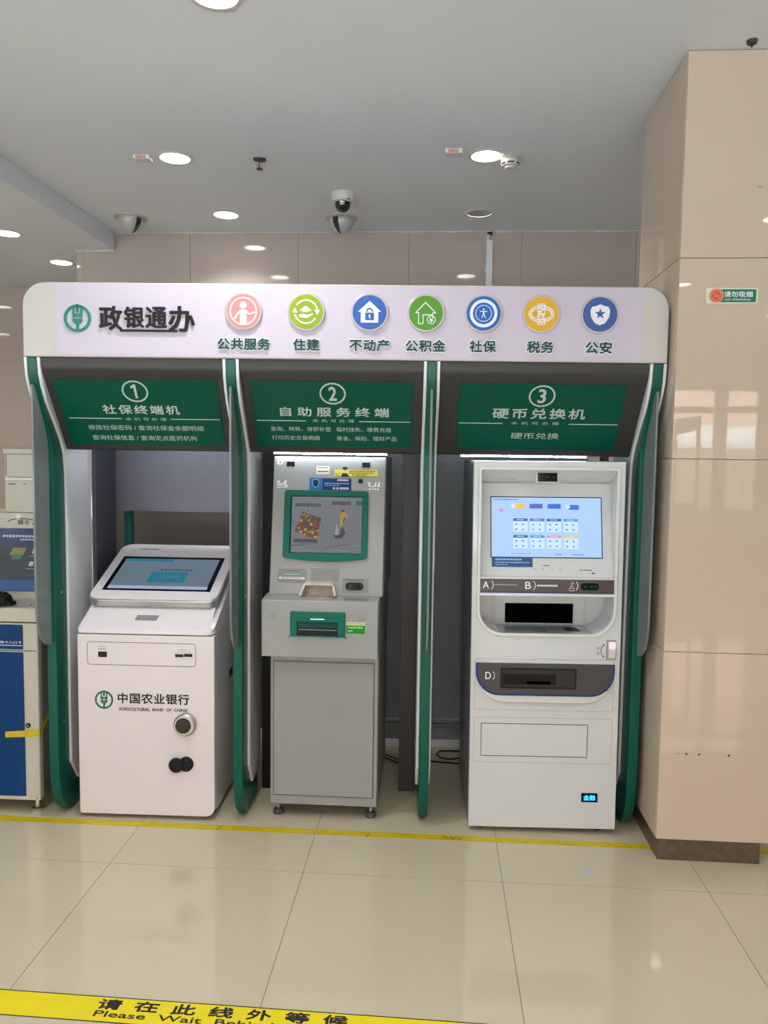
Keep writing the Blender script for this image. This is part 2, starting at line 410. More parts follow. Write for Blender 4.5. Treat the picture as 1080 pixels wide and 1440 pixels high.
# ceiling with a round cut-out for the unlit downlight
def ceiling_mesh():
    bm = B(); cx, cy, r, h = 0.256, 5.318, 0.083, 0.16
    xs = [-2.40, cx - h, cx + h, 6.5]; ys = [-5.2, cy - h, cy + h, YB + .006]
    for a in range(3):
        for b in range(3):
            if a == 1 and b == 1: continue
            box(bm, xs[a], xs[a + 1], ys[b], ys[b + 1], ZC, ZC + .12)
    n = 32; o0 = []; i0 = []
    for k in range(n):
        a = 2 * math.pi * k / n; c, s = math.cos(a), math.sin(a); q = h / max(abs(c), abs(s))
        o0.append(bm.verts.new((cx + q * c, cy + q * s, ZC))); i0.append(bm.verts.new((cx + r * c, cy + r * s, ZC)))
    for k in range(n): bm.faces.new((o0[k], i0[k], i0[(k + 1) % n], o0[(k + 1) % n]))
    return bm
struct(obj('ceiling', ceiling_mesh(), M['ceiling'], smooth=False), 'pale grey painted ceiling')
struct(obj('ceiling', box(B(), -8.5, -2.40, -5.2, 7.25, ZL, ZC + .12), M['ceiling'], smooth=False), 'lower painted ceiling at left')
# ragged plaster bead where the ceiling meets the back wall
bm = B(); px = -2.40
while px < 1.5:
    w = random.uniform(.04, .16); t = random.uniform(.004, .011)
    box(bm, px, min(px + w, 1.5), YB - .012, YB + .004, ZC - t, ZC); px += w
struct(obj('trim_1', bm, M['plaster'], smooth=False))
struct(obj('trim_2', box(B(), -2.68, -2.385, YB - .012, YB + .003, ZL - .012, ZL - .0005), M['plaster'], smooth=False))
# beam return: face of the dropped ceiling at the back
struct(obj('trim_3', box(B(), -2.402, -2.378, -5.2, YB - .013, ZL - .004, ZC - .0005), M['ceiling'], bevel=.003))

# ---- window wall behind the photographer
WIN = [(-7.6, -6.3), (-5.9, -4.6), (-4.2, -2.9), (-2.5, -1.2), (-0.8, 0.5), (0.9, 2.2), (3.15, 4.02), (4.10, 4.62), (5.0, 6.2)]
bm = B(); xs = [-8.5] + [v for w in WIN for v in w] + [6.5]
for a, b in zip(xs[::2], xs[1::2]): box(bm, a, b, -5.2, -5.0, 0, ZC)
for (a, b) in WIN:
    box(bm, a, b, -5.2, -5.0, 2.70, ZC)
    box(bm, a, b, -5.2, -5.0, 0, 0.9 if a > 3 else 0.12)
struct(obj('wall_front', bm, M['plaster'], smooth=False))
for i, (a, b) in enumerate(WIN):
    zs = 0.9 if a > 3 else 0.12; zt = 2.70; w = b - a
    f = struct(obj('window_%d' % (i + 1), ring(B(), rrect(0, w, 0, zt - zs, .002, 1), rrect(.05, w - .05, .05, zt - zs - .05, .002, 1), Matrix(((1, 0, 0, a), (0, 0, 1, -5.14), (0, 1, 0, zs), (0, 0, 0, 1))), 0, .07), M['frame'], smooth=False))
    obj('transom', box(B(), a + .05, b - .05, -5.13, -5.07, 2.335, 2.43), M['frame'], f, smooth=False)
    if i in (6,):
        obj('open_sash', ring(B(), [(0.25, 0.05), (0.62, 0.05), (0.62, 1.40), (0.25, 1.33)], [(0.30, 0.12), (0.57, 0.12), (0.57, 1.18), (0.30, 1.12)], Matrix(((1, 0, 0, a), (0, 0, 1, -5.06), (0, 1, 0, zs), (0, 0, 0, 1))), 0, .03), M['frame'], f, smooth=False)
    obj('pane', box(B(), a + .05, b - .05, -5.11, -5.104, zs + .05, zt - .05), M['glassw'], f, smooth=False)
    portal('window_portal', (a + b) / 2, (zs + zt) / 2, w - .1, zt - zs - .1)
# pink rendered building across the street, seen in the column's shine
bld = thing('street_building', 'pink rendered building across the street behind the photographer', 'building', (0, -16, 0))
part('wall', box(B(), -14, 16, -0.4, 0, 2.6, 7.5), M['outside'], bld, smooth=False)
part('ground_floor', box(B(), -14, 16, -0.45, -0.05, 1.95, 2.6), M['board'], bld, smooth=False)
part('hedge_wall', box(B(), -14, 16, -0.5, 0.2, 0, 1.95), M['steel'], bld, smooth=False)

# ---- column
col = struct(obj('column', box(B(), 0.965, 1.425, 3.256, 3.88, 0.095, ZC), M['wgrout'], smooth=False), 'square beige tiled column at right, with a brown metal plinth')
tiles(col, 'column_tile', M['column'], 'x', 3.256, -1, 0.953, 1.437, [], ZJ[1:], th=0.012)
tiles(col, 'column_tile', M['column'], 'y', 0.965, -1, 3.2565, 3.88, [], ZJ[1:], th=0.012)
tiles(col, 'column_tile', M['column'], 'y', 1.425, 1, 3.2565, 3.88, [], ZJ[1:], th=0.012)
part('plinth', box(B(), 0.966, 1.388, 3.262, 3.87, 0, .098), M['steel'], col, 'brown metal plinth', bevel=.002)
bm = B()
for x in (1.031, 1.063, 1.114, 1.235):
    lathe(bm, [(.0045 if x != 1.031 else .0025, -0.0003), (.0045 if x != 1.031 else .0025, .0003)], (x, 3.2435, .47), 10, 'y')
part('drill_hole', bm, M['ink'], col, 'four dark plugged drill holes')
bm = B(); box(bm, 1.24, 1.258, 3.2425, 3.2437, 2.758, 2.764, Matrix.Rotation(0, 4, 'Y'))
part('scuff', bm, M['lgrey'], col)

# ---- no-smoking plaque
ns = thing('no_smoking_sign', 'small green and white no smoking plaque high on the tiled column', 'sign', (1.062, 3.2425, 2.312))
F = face()
part('backing', plate(B(), rrect(-.004, .198, -.002, .060, .006), F, 0, .003), M['paper'], ns, 'white backing')
part('green_field', plate(B(), rrect(.03, .19, .004, .054, .002), F, .003, .0042), M['sgreen'], ns, 'green field')
bm = B(); text(bm, '请勿吸烟', .066, .176, .024, .046, F, d=.0048, bold=.03); text(bm, 'NO SMOKING', .070, .168, .010, .018, F, d=.0048)
part('lettering', bm, M['pict'], ns)
bm = B(); plate(bm, circ(.036, .029, .0285, 32), F, .0042, .0062)
disc = part('disc', bm, M['gold'], ns, 'orange and gold roundel')
obj('disc_face', plate(B(), circ(.036, .029, .0245, 32), F, .0062, .0068), M['orange'], disc)
bm = B(); ring(bm, circ(.036, .029, .021, 28), circ(.036, .029, .018, 28), F, .0068, .0074); stroke(bm, [(.022, .043), (.050, .015)], .0035, F, .0068, .0074)
stroke(bm, [(.028, .026), (.046, .028)], .0022, F, .0068, .0074)
obj('slash', bm, M['pink'], disc)

# ---- floor line tape and waiting sticker
tp = thing('floor_tape', 'thin yellow tape line on the floor in front of the three kiosks', 'tape', (0, 3.345, 0), R(.17))
px = -4.2; k = 0
for px, qx in ((-4.2, -0.945), (-0.94, -.278), (-.276, .16), (.162, 0.9655)):
    bm = B(); n = 12; w = (qx - px)
    dy = (0, .001, -.001, .0)[k]; k += 1
    box(bm, px, qx, dy, .044 + dy, 0.0002, .0010)
    part('tape_strip', bm, M['tape'], tp)
bm = B()
for (x, y) in ((-.945, .022), (-.27, .01), (.115, .02), (.145, .022)):
    stroke(bm, [(x - .008, y - .018), (x + .008, y + .018)], .0025, Matrix.Translation((0, 0, 0.0011)), 0, .0004)
for x in (.06, .09, .12):
    stroke(bm, [(x, .012), (x + .012, .03), (x + .022, .016), (x + .008, .010)], .0025, Matrix.Translation((0, 0, 0.0011)), 0, .0004)
part('tear', bm, M['groove'], tp, 'dark tears and wrinkles')
tp2 = obj('floor_tape', box(B(), 1.41, 2.6, 3.35, 3.394, .0002, .001), M['tape']); tag(tp2, 'short length of yellow floor tape right of the tiled column', 'tape')

mt = thing('waiting_line_sticker', 'broad yellow waiting line sticker with black characters on the floor in the foreground', 'floor sticker', (0, 2.136, 0), R(-.9))
part('edge_band', box(B(), -2.6, 0.19, -.0035, .1045, .0002, .0008), M['ink'], mt, 'black edge band')
part('yellow_band', box(B(), -2.6, 0.188, 0, .1, .0008, .0012), M['mat_y'], mt)
Fh = Matrix.Translation((0, 0, 0.0))
S = '请在此线外等候'
for i, ch in enumerate(S):
    x = -1.005 + i * .1165
    part('character', text(B(), ch, x, x + .072, .050, .092, Fh, d=.0015, bold=.07), M['ink'], mt)
part('lettering', text(B(), 'Please  Wait  Behind  The  Line', -1.0, -.16, .018, .042, Fh, d=.0015, bold=.05), M['ink'], mt)

# ================================================================== CEILING FITTINGS
def downlight(x, y, z, label, group='lit round downlights', lit=True, light=True, power=1.0, tint=(.95, .965, 1.0)):
    t = thing('downlight', label, 'downlight', (x, y, z), 0, group)
    bm = B(); ring(bm, circ(0, 0, .098, 32), circ(0, 0, .080, 32), Matrix.Rotation(math.pi, 4, 'X'), 0, .005)
    part('rim', bm, M['ring'], t, bevel=.001)
    if lit:
        part('diffuser', lathe(B(), [(.08, -.001), (.079, -.003), (.05, -.004), (.01, -.0045)], n=28), M['lamp'], t, 'glowing white diffuser')
        if light:
            l = bpy.data.lights.new('downlight_lamp', 'SPOT'); l.energy = LAMP_W * power; l.spot_size = R(130); l.spot_blend = 0.9; l.shadow_soft_size = .07; l.color = tint
            o = bpy.data.objects.new('downlight_lamp', l); C.objects.link(o); o.parent = t; o.location = (0, 0, -.03)
    else:
        part('reflector', lathe(B(), [(.08, 0.0), (.074, .03), (.045, .07), (.03, .075)], n=32), M['reflector'], t, 'silver reflector bowl')
        part('bulb', lathe(B(), [(.026, .07), (.026, .035), (.018, .025), (.005, .023)], n=16), M['camw'], t)
    return t
downlight(-1.442, 4.294, ZC, 'lit round ceiling downlight left of the sprinkler head')
downlight(.239, 4.312, ZC, 'lit round ceiling downlight beside the white smoke detector')
downlight(-1.437, 5.315, ZC, 'lit round ceiling downlight near the back wall, right of the left dome')
downlight(-.795, 2.80, ZC, 'lit round ceiling downlight cut by the top edge of the photo')
downlight(.256, 5.318, ZC, 'unlit round ceiling downlight near the conduit and back wall', 'unlit round downlight', lit=False)
WARM = (1.0, .95, .80)
downlight(-2.945, 5.28, ZL, 'lit downlight in lower ceiling at the left edge of the photo', power=.45, tint=WARM)
downlight(-2.965, 6.10, ZL, 'lit downlight in lower ceiling just above the booth corner', power=.3, tint=WARM)
HG = 'downlights of the hall outside the view'  # unseen; most are added because the hall needs their light
for x, y, w in ((2.22, 5.4, 'close behind the column near the back wall'), (3.9, 5.4, 'deep in the hall right of the column near the back wall'), (2.6, 3.9, 'level with the black cabinet right of the column'), (4.4, 3.9, 'far right, beyond the black cabinet'),
             (-1.44, 1.3, 'just above the photographer on the left'), (.24, 1.3, 'just above the photographer on the right'), (2.22, 1.0, 'over the waiting area in front of the column'), (3.9, 1.0, 'over the waiting area, by the right wall side'),
             (-.6, -.6, 'directly behind the photographer'), (2.22, -.98, 'behind the photographer, mirrored high in the column'), (3.70, -2.6, 'near the open window sash'), (.8, -2.6, 'near the middle of the window wall'),
             (-1.44, -2.6, 'near the window wall on the left half'), (5.2, -.6, 'beside the right wall behind the photographer')):
    downlight(x, y, ZC, 'out-of-view lit ceiling downlight ' + w, HG, power=.40 if x > 1.5 else (.75 if x > 0 else 1.25))
for x, y, w in ((-4.52, 6.1, 'nearest the recessed left wall'), (-5.6, 4.2, 'far left, level with the booth'), (-4.3, 2.6, 'left of the waiting line sticker'), (-4.3, -.2, 'left of and level with the photographer'), (-6.6, 1.2, 'beside the far left wall'), (-6.6, -2.4, 'in the corner by the leftmost windows')):
    downlight(x, y, ZL, 'out-of-view lit lower ceiling downlight ' + w, HG, power=.3 if y > 4 else 1.0, tint=WARM if y > 4 else (.95, .965, 1.0))

def alarm(x, y, label):
    t = thing('alarm_light', label, 'alarm', (x, y, ZC))
    part('casing', prism(B(), [(-.035, 0), (-.028, -.022), (.028, -.022), (.035, 0)], -.045, .045), M['camw'], t, bevel=.003)
    part('lens', box(B(), -.03, .024, -.0375, -.02, -.019, -.005), M['pale_red'], t, 'pale red lens', bevel=.002)
    part('indicator', lathe(B(), [(.006, 0), (.005, .003)], (-.012, -.0375, -.012), 12, 'y'), M['fire'], t, 'glowing red indicator')
alarm(-1.61, 4.27, 'small pale red alarm light box left of a ceiling downlight')
alarm(.065, 4.235, 'small pale red alarm light box on ceiling left of the smoke detector lamp')

t = thing('sprinkler_head', 'dark blue ceiling sprinkler head with red bulb', 'sprinkler', (-.985, 4.328, ZC))
part('escutcheon', lathe(B(), [(.036, 0), (.034, -.006), (.012, -.012)], n=24), M['navyesc'], t)
bm = B(); tube(bm, [(-.012, 0, -.012), (-.015, 0, -.03), (-.004, 0, -.05)], .003); tube(bm, [(.012, 0, -.012), (.015, 0, -.03), (.004, 0, -.05)], .003)
part('frame', bm, M['chrome'], t)
part('bulb', lathe(B(), [(.003, -.012), (.005, -.03), (.003, -.048)], n=10), M['redb'], t, 'red glass bulb')
part('deflector', lathe(B(), [(.017, -.05), (.019, -.053), (.004, -.056)], n=20), M['rubber'], t)

t = thing('smoke_detector', 'cream round smoke detector on the ceiling beside a lit downlight', 'smoke detector', (.368, 4.346, ZC))
part('base', lathe(B(), [(.052, 0), (.052, -.012), (.046, -.016)], n=28), M['camy'], t)
part('body', lathe(B(), [(.046, -.012), (.050, -.03), (.044, -.043), (.03, -.046)], n=28), M['camw'], t)
bm = B()
for a in range(0, 360, 60):
    n = 6
    for k in range(n):
        a0, a1 = R(a + 8 + k * 7), R(a + 8 + (k + 1) * 7)
        vs = [bm.verts.new((.0495 * math.cos(q) * s, .0495 * math.sin(q) * s, z)) for q, z, s in ((a0, -.032, 1.0), (a1, -.032, 1.0), (a1, -.039, .96), (a0, -.039, .96))]
        bm.faces.new(vs)
part('vent_slot', bm, M['black'], t, 'dark vent slots')
part('cap', lathe(B(), [(.03, -.045), (.028, -.056), (.01, -.058)], n=24), M['camw'], t)

t = thing('dome_camera', 'small white dome security camera with smoked bubble, nearer the room centre', 'camera', (-.598, 4.90, ZC))
part('housing', lathe(B(), [(.072, 0), (.073, -.03), (.066, -.052), (.054, -.058)], n=32), M['camw'], t)
part('bubble', lathe(B(), [(.052, -.056)] + [(.05 * math.cos(R(a)), -.06 - .055 * math.sin(R(a))) for a in range(0, 90, 12)], n=28), M['dome'], t, 'smoked black bubble')
part('logo_mark', box(B(), .03, .052, -.0575, -.055, -.052, -.047), M['ink'], t)
def recdome(x, y, label, turn, s):
    t = thing('recessed_dome_camera', label, 'camera', (x, y, ZC), R(turn))
    part('trim_ring', lathe(B(), [(.112, 0), (.110, -.008), (.094, -.014), (.085, -.012)], n=36), M['camy'], t)
    part('dome', lathe(B(), [(.086 * math.cos(R(a)), -.008 - .098 * math.sin(R(a))) for a in range(0, 90, 9)], n=36), M['domeg'], t, 'grey mirrored dome')
    bm = B(); rows = []
    for b in (-14, -5, 5, 14):
        rows.append([bm.verts.new(Matrix.Rotation(R(b + s), 4, 'Z') @ Vector((0, -.0875 * math.cos(R(a)), -.0085 - .0995 * math.sin(R(a))))) for a in range(0, 84, 9)])
    for p, q in zip(rows, rows[1:]):
        for k in range(len(p) - 1): bm.faces.new((p[k], q[k], q[k + 1], p[k + 1]))
    part('lens_slot', bm, M['dome'], t, 'black lens slot')
recdome(-.664, 5.40, 'large half-dome camera with black slit at centre of the back wall line', 0, -24)
recdome(-2.113, 5.36, 'large half-dome camera beside the dropped ceiling edge at left', 0, 62)
t = thing('cable_trunking', 'white cable trunking running down the tiled wall above the booth', 'conduit', (.354, YB - .016, 0))
part('channel', box(B(), -.0225, .0225, -.01, .008, 2.0, 3.215), M['board'], t, bevel=.002)
part('joint_cover', box(B(), -.028, .028, -.013, .008, 3.0, 3.012), M['board'], t, bevel=.001)
part('cable_end', tube(B(), [(-.012, 0, 3.21), (-.012, 0, 3.25), (-.004, 0, 3.279)], .012), M['board'], t)
part('dark_gland', lathe(B(), [(.02, 3.252), (.02, 3.268)], (0, -.003, 0), 16), M['ink'], t)
t = thing('ceiling_hook', 'small dark fixing on the ceiling in front of the column', 'fixing', (1.168, 3.18, ZC))
part('stub', lathe(B(), [(.02, 0), (.018, -.012), (.01, -.016)], n=16), M['groove'], t)
part('pin', lathe(B(), [(.005, -.014), (.004, -.024)], n=10), M['ink'], t)

# ================================================================== THE BOOTH
TH = R(2.4)
booth = thing('kiosk_booth', 'green and white booth with printed header framing three service kiosks', 'booth', (-1.70, 3.215, 0), TH)  # header is plain printed white and gives no light
ZF0, ZF1 = 2.085, 2.392; UL, UR = -.034, 2.646
F = face()
# header
hd = part('header', plate(B(), rrect(UL, UR, ZF0, ZF1, seg=8, rs=(.004, .095, .095, .004)), face(0), -.42, 0), M['fwhite'], booth, 'white header box with rounded upper corners', bevel=.004)
obj('print_panel', plate(B(), rrect(.105, 2.536, ZF0 + .006, ZF1 - .006, .002, 1), F, 0, .0025), M['fpanel'], hd)['label'] = 'lavender white printed panel'
obj('logo_emblem', bank_logo(B(), .200, 2.243, .0565, F, .003, .008), M['logo'], hd)['label'] = 'teal round grain emblem'
bm = B()
for i, (ch, x0, x1, z0, z1) in enumerate((('政', .294, .386, 2.197, 2.293), ('银', .398, .478, 2.207, 2.291), ('通', .488, .574, 2.207, 2.291), ('办', .584, .690, 2.191, 2.295))):
    text(bm, ch, x0, x1, z0, z1, F, d=.011, depth=.008, bold=.035)
plate(bm, [(.380, 2.190), (.620, 2.190), (.620, 2.199), (.380, 2.199)], F, .003, .011)
obj('title_lettering', bm, M['brown'], hd)['label'] = 'raised dark brown characters'
caps = ['公共服务', '住建', '不动产', '公积金', '社保', '税务', '公安']
UC = [.896, 1.156, 1.418, 1.650, 1.886, 2.122, 2.361]
half = [.109, .054, .082, .082, .054, .054, .054]
for c, x, h in zip(caps, UC, half):
    ol = obj('caption_outline', text(B(), c, x - h - .001, x + h + .001, 2.119, 2.170, F, d=.0045, depth=.002, bold=.13, spacing=1.04), M['pict'], hd)
    obj('caption_lettering', text(B(), c, x - h, x + h, 2.121, 2.168, F, d=.0105, depth=.006, bold=.035, spacing=1.04), M['cap'], hd)
RB = .0775
def badge(i, x, z, m):
    b = part('badge', plate(B(), circ(x, z, RB, 48), F, .0025, .012), M['brim'], booth, bevel=.0015)
    obj('badge_face', plate(B(), circ(x, z, RB * .9, 48), F, .012, .0135), m, b)
    return b
def pg(b, bm): obj('pictogram', bm, M['pict'], b)
D0, D1 = .0135, .0150
labs = ['pink round badge with a figure', 'lime green round badge with a house held in a hand', 'blue round badge with a house and padlock', 'green round badge with a house outline and coin',
        'bright blue round badge with rings and a figure', 'yellow round badge with an oval tax emblem', 'blue round badge with a shield and star']
mats_ = [M['pink'], M['lime'], M['blue'], M['grn'], M['blue2'], M['yel'], M['blue3']]
ZB = 2.2775; bs = []
for i in range(7):
    b = badge(i, UC[i], ZB, mats_[i]); b['label'] = labs[i]; bs.append(b)
u = .01
# 1 figure in a ring
x, z = UC[0], ZB; bm = B(); ring(bm, circ(x, z, .057, 40), circ(x, z, .052, 40), F, D0, D1)
plate(bm, circ(x, z + .024, .0145, 20), F, D0, D1 + .0006)
plate(bm, [(x - .014, z - .054), (x + .014, z - .054), (x + .014, z + .002), (x + .006, z + .006), (x - .008, z + .006), (x - .014, z + .002)], F, D0, D1 + .0004)
stroke(bm, [(x - .010, z + .002), (x - .022, z - .010), (x - .034, z - .030)], .008, F, D0, D1 + .0005); stroke(bm, [(x + .010, z + .002), (x + .026, z - .014), (x + .046, z - .004)], .007, F, D0, D1 + .0005)
pg(bs[0], bm)
# 2 recycling house on a hand
x, z = UC[1], ZB; bm = B()
stroke(bm, circ(x, z, .047, 16, a0=15, a1=145), .007, F, D0, D1); stroke(bm, circ(x, z, .047, 16, a0=195, a1=325), .007, F, D0, D1)
plate(bm, [(x + .035, z + .008), (x + .0465, z - .014), (x + .057, z + .008)], F, D0, D1 + .0004); plate(bm, [(x - .035, z - .004), (x - .0465, z + .018), (x - .057, z - .004)], F, D0, D1 + .0004)
stroke(bm, [(x - .024, z + .004), (x - .002, z + .022), (x + .020, z + .004)], .005, F, D0, D1); plate(bm, [(x - .014, z - .002), (x + .012, z - .002), (x + .012, z + .010), (x - .001, z + .018), (x - .014, z + .010)], F, D0, D1 + .0003)
plate(bm, [(x - .030, z - .022), (x + .004, z - .026), (x + .030, z - .010), (x + .026, z - .005), (x + .004, z - .014), (x - .008, z - .010), (x - .026, z - .010)], F, D0, D1)
pg(bs[1], bm)
# 3 house with padlock
x, z = UC[2], ZB; bm = B()
plate(bm, [(x - .036, z - .042), (x + .036, z - .042), (x + .036, z + .002), (x + .048, z + .002), (x, z + .046), (x - .048, z + .002), (x - .036, z + .002)], F, D0, D1)
pg(bs[2], bm); bm = B(); plate(bm, rrect(x - .018, x + .018, z - .032, z - .002, .002, 1), F, D1, D1 + .001); stroke(bm, circ(x, z + .003, .012, 9, a0=0, a1=180), .005, F, D1, D1 + .001)
obj('padlock', bm, M['blue'], bs[2]); bm = B(); plate(bm, circ(x, z - .014, .0045, 12), F, D1 + .001, D1 + .002); plate(bm, [(x - .002, z - .026), (x + .002, z - .026), (x + .002, z - .014), (x - .002, z - .014)], F, D1 + .001, D1 + .0018)
obj('keyhole', bm, M['pict'], bs[2])
# 4 house outline with coin
x, z = UC[3], ZB; bm = B()
stroke(bm, [(x - .030, z + .000), (x - .042, z + .000), (x - .002, z + .042), (x + .040, z + .000), (x + .028, z + .000), (x + .028, z - .008), (x - .012, z - .008), (x - .012, z - .044), (x - .030, z - .044)], .0035, F, D0, D1, closed=True)
ring(bm, circ(x + .022, z - .028, .018, 24), circ(x + .022, z - .028, .0152, 24), F, D0, D1 + .0004)
text(bm, '¥', x + .013, x + .031, z - .040, z - .016, F, d=D1 + .0002, bold=.02)
pg(bs[3], bm)
# 5 rings and figure
x, z = UC[4], ZB; bm = B()
ring(bm, circ(x, z, .0565, 40), circ(x, z, .044, 40), F, D0, D1); ring(bm, circ(x, z, .0335, 32), circ(x, z, .0312, 32), F, D0, D1)
plate(bm, circ(x, z + .016, .0035, 12), F, D0, D1); stroke(bm, [(x - .014, z + .008), (x + .014, z + .008)], .003, F, D0, D1); stroke(bm, [(x, z + .008), (x, z - .004)], .006, F, D0, D1 + .0002)
stroke(bm, [(x, z - .003), (x - .008, z - .018)], .0028, F, D0, D1); stroke(bm, [(x, z - .003), (x + .008, z - .018)], .0028, F, D0, D1)
pg(bs[4], bm)
# 6 tax emblem
x, z = UC[5], ZB; bm = B()
for rx, ry in ((.052, .034), (.044, .025)): ring(bm, circ(x, z, rx, 40, ry=ry), circ(x, z, rx - .0045, 40, ry=ry - .004), F, D0, D1)
for k in range(5): stroke(bm, [(x - .014 + k * .007, z - .044), (x - .014 + k * .007, z - .034)], .0035, F, D0, D1); stroke(bm, [(x - .014 + k * .007, z + .034), (x - .014 + k * .007, z + .042)], .0035, F, D0, D1)
text(bm, '税', x - .018, x + .018, z - .030, z + .032, F, d=D1 + .0008, bold=.015)
pg(bs[5], bm)
# 7 shield and star
x, z = UC[6], ZB; bm = B()
sh = [(x, z + .041), (x - .016, z + .034), (x - .034, z + .030), (x - .036, z + .022), (x - .040, z + .018), (x - .037, z - .010), (x - .022, z - .034), (x, z - .044), (x + .022, z - .034), (x + .037, z - .010), (x + .040, z + .018), (x + .036, z + .022), (x + .034, z + .030), (x + .016, z + .034)]
plate(bm, sh, F, D0, D1); pg(bs[6], bm)
st = [(x + (.023 if k % 2 == 0 else .0095) * math.sin(R(36 * k)), z + .002 + (.023 if k % 2 == 0 else .0095) * math.cos(R(36 * k))) for k in range(10)]
obj('star', plate(B(), st, F, D1, D1 + .001), M['blue3'], bs[6])

# sign panels under the header
U_ = [0.0, .839, 1.680, 2.612]
SG = [(.035, .804, .418, .70), (.875, 1.645, 1.256, .69), (1.716, 2.577, 2.149, .70)]
tilt = -35.6
def sign(i, u0, u1, uc, w):
    prof = [(.012, ZF0 - .002), (.012, 2.05), (.018, 2.030), (.030, 2.012), (.243, 1.712), (.250, 1.702), (.262, 1.697), (.285, 1.699), (.285, 1.712), (.262, 1.716), (.05, 2.025), (.05, ZF0 - .002)]
    s = part('sign_panel', prism(B(), prof, u0, u1), M['dark'], booth, 'charcoal sloping sign panel')
    # frame on the slope, origin at the foot of the plate
    ln = math.hypot(.213, .300); fx = (.243 - .030) / ln; fz = .300 / ln
    h = .335; off = (ln - h) / 2
    vo, zo = .243 - fx * off, 1.712 + fz * off
    Fs = Matrix(((1, 0, 0, uc - w / 2), (0, -fx, -fz, vo), (0, fz, -fx, zo), (0, 0, 0, 1)))
    obj('sign_plate', plate(B(), rrect(0, w, 0, h, .010), Fs, 0, .004), M['green_d'], s, bevel=.001)['label'] = 'dark green acrylic plate'
    bm = B(); d = .0055; T = lambda f: h * (1 - f)
    cxs = (.345, .350, .350)[i]; num = '123'[i]
    ring(bm, circ(cxs, T(.17), .056, 40, ry=.053), circ(cxs, T(.17), .049, 40, ry=.046), Fs, .004, d)
    if i == 0: plate(bm, [(cxs - .003, T(.17) - .034), (cxs + .007, T(.17) - .034), (cxs + .007, T(.17) + .034), (cxs - .001, T(.17) + .034), (cxs - .016, T(.17) + .024), (cxs - .016, T(.17) + .014), (cxs - .003, T(.17) + .021)], Fs, .004, d)
    else: text(bm, num, cxs - (.014 if i == 0 else .0155), cxs + (.009 if i == 0 else .0155), T(.17) - .033, T(.17) + .033, Fs, d=d, bold=(.02 if i == 0 else .045))
    if i == 0:
        text(bm, '社保终端机', .185, .520, T(.51), T(.375), Fs, d=d, bold=.035, spacing=1.25)
        text(bm, '修改社保密码 / 查询社保金余额明细', .098, .612, T(.765), T(.685), Fs, d=d, bold=.0)
        text(bm, '查询社保信息 / 查询定点医药机构', .104, .575, T(.925), T(.845), Fs, d=d, bold=.0)
        a, b = (.025, .255), (.475, .69)
        text(bm, '本机可办理', .275, .455, T(.61), T(.565), Fs, d=d, spacing=1.8)
    elif i == 1:
        text(bm, '自助服务终端', .118, .590, T(.51), T(.375), Fs, d=d, bold=.035, spacing=1.5)
        text(bm, '查询、转账、存折补登', .068, .335, T(.745), T(.675), Fs, d=d, bold=.0)
        text(bm, '临时挂失、缴费充值', .360, .600, T(.745), T(.675), Fs, d=d, bold=.0)
        text(bm, '打印历史交易明细', .070, .282, T(.885), T(.815), Fs, d=d, bold=.0)
        text(bm, '基金、保险、理财产品', .358, .624, T(.885), T(.815), Fs, d=d, bold=.0)
        a, b = (.012, .225), (.460, .682)
        text(bm, '本机可办理', .256, .438, T(.60), T(.555), Fs, d=d, spacing=1.8)
    else:
        text(bm, '硬币兑换机', .148, .545, T(.505), T(.355), Fs, d=d, bold=.035, spacing=1.2)
        text(bm, '硬币兑换', .238, .448, T(.82), T(.725), Fs, d=d, bold=.01)
        a, b = (.006, .195), (.483, .692)
        text(bm, '本机可办理', .232, .440, T(.60), T(.555), Fs, d=d, spacing=1.8)
    tl = T(.585)
    for p, q in (a, b): stroke(bm, [(p, tl), (q, tl)], .0035, Fs, .004, d)
    obj('lettering', bm, M['sig_w'], s)['label'] = 'silver white lettering'
    # lamp behind the panel
    tb = part('led_tube', tube(B(), [((.10, .97, 1.83)[i], .320 if i else .42, 1.6935 if i else 1.735), ((.72, 1.49, 2.40)[i], .320 if i else .42, 1.6935 if i else 1.735)], .0030), M['led'], booth, 'glowing white light tube')
for i, g in enumerate(SG): sign(i, *g)

# dividers
brd = [(0, ZF0 - .002), (.010, 2.01), (.030, 1.96), (.066, 1.90), (.137, 1.82), (.205, 1.735), (.233, 1.68), (.245, 1.60), (.250, 1.15), (.250, .24), (.33, .13), (.52, .13), (.52, ZF0 - .002)]
grn = [(0.001, ZF0 - .002), (.008, 2.01), (.024, 1.96), (.052, 1.90), (.095, 1.82), (.128, 1.735), (.138, 1.66), (.138, .32), (.142, .22), (.158, .13), (.19, .06), (.235, .018), (.29, .0), (.50, .0), (.50, ZF0 - .002)]
wng = [(-.005, 1.968), (.012, 1.972), (.135, 1.80), (.135, .828), (.105, .828), (.065, .845), (.030, .880), (.006, .93), (-.004, 1.0)]
for i, u0 in enumerate(U_):
    fr = part('divider_frame', prism(B(), grn, u0 - .0215, u0 + .0215), M['green'], booth, 'green lacquered upright', bevel=.004)
    for s in (-1, 1):
        o = obj('side_board', prism(B(), brd, u0 + s * .0215 if s > 0 else u0 - .034, u0 + .034 if s > 0 else u0 - .0215), M['board'], fr, bevel=.002)
    o['label'] = 'white side board'
    w = obj('privacy_wing', prism(B(), wng, u0 - .0048, u0 + .0048), M['wing'], fr, bevel=.0015); w['label'] = 'frosted grey acrylic wing'
    for k in (0, 1): obj('screw_cap', lathe(B(), [(.004, 0), (.003, .002)], (u0 + (.0217 if i < 2 else -.0217), .20, 1.05 if k == 0 else .45), 10, 'x'), M['board'], fr)
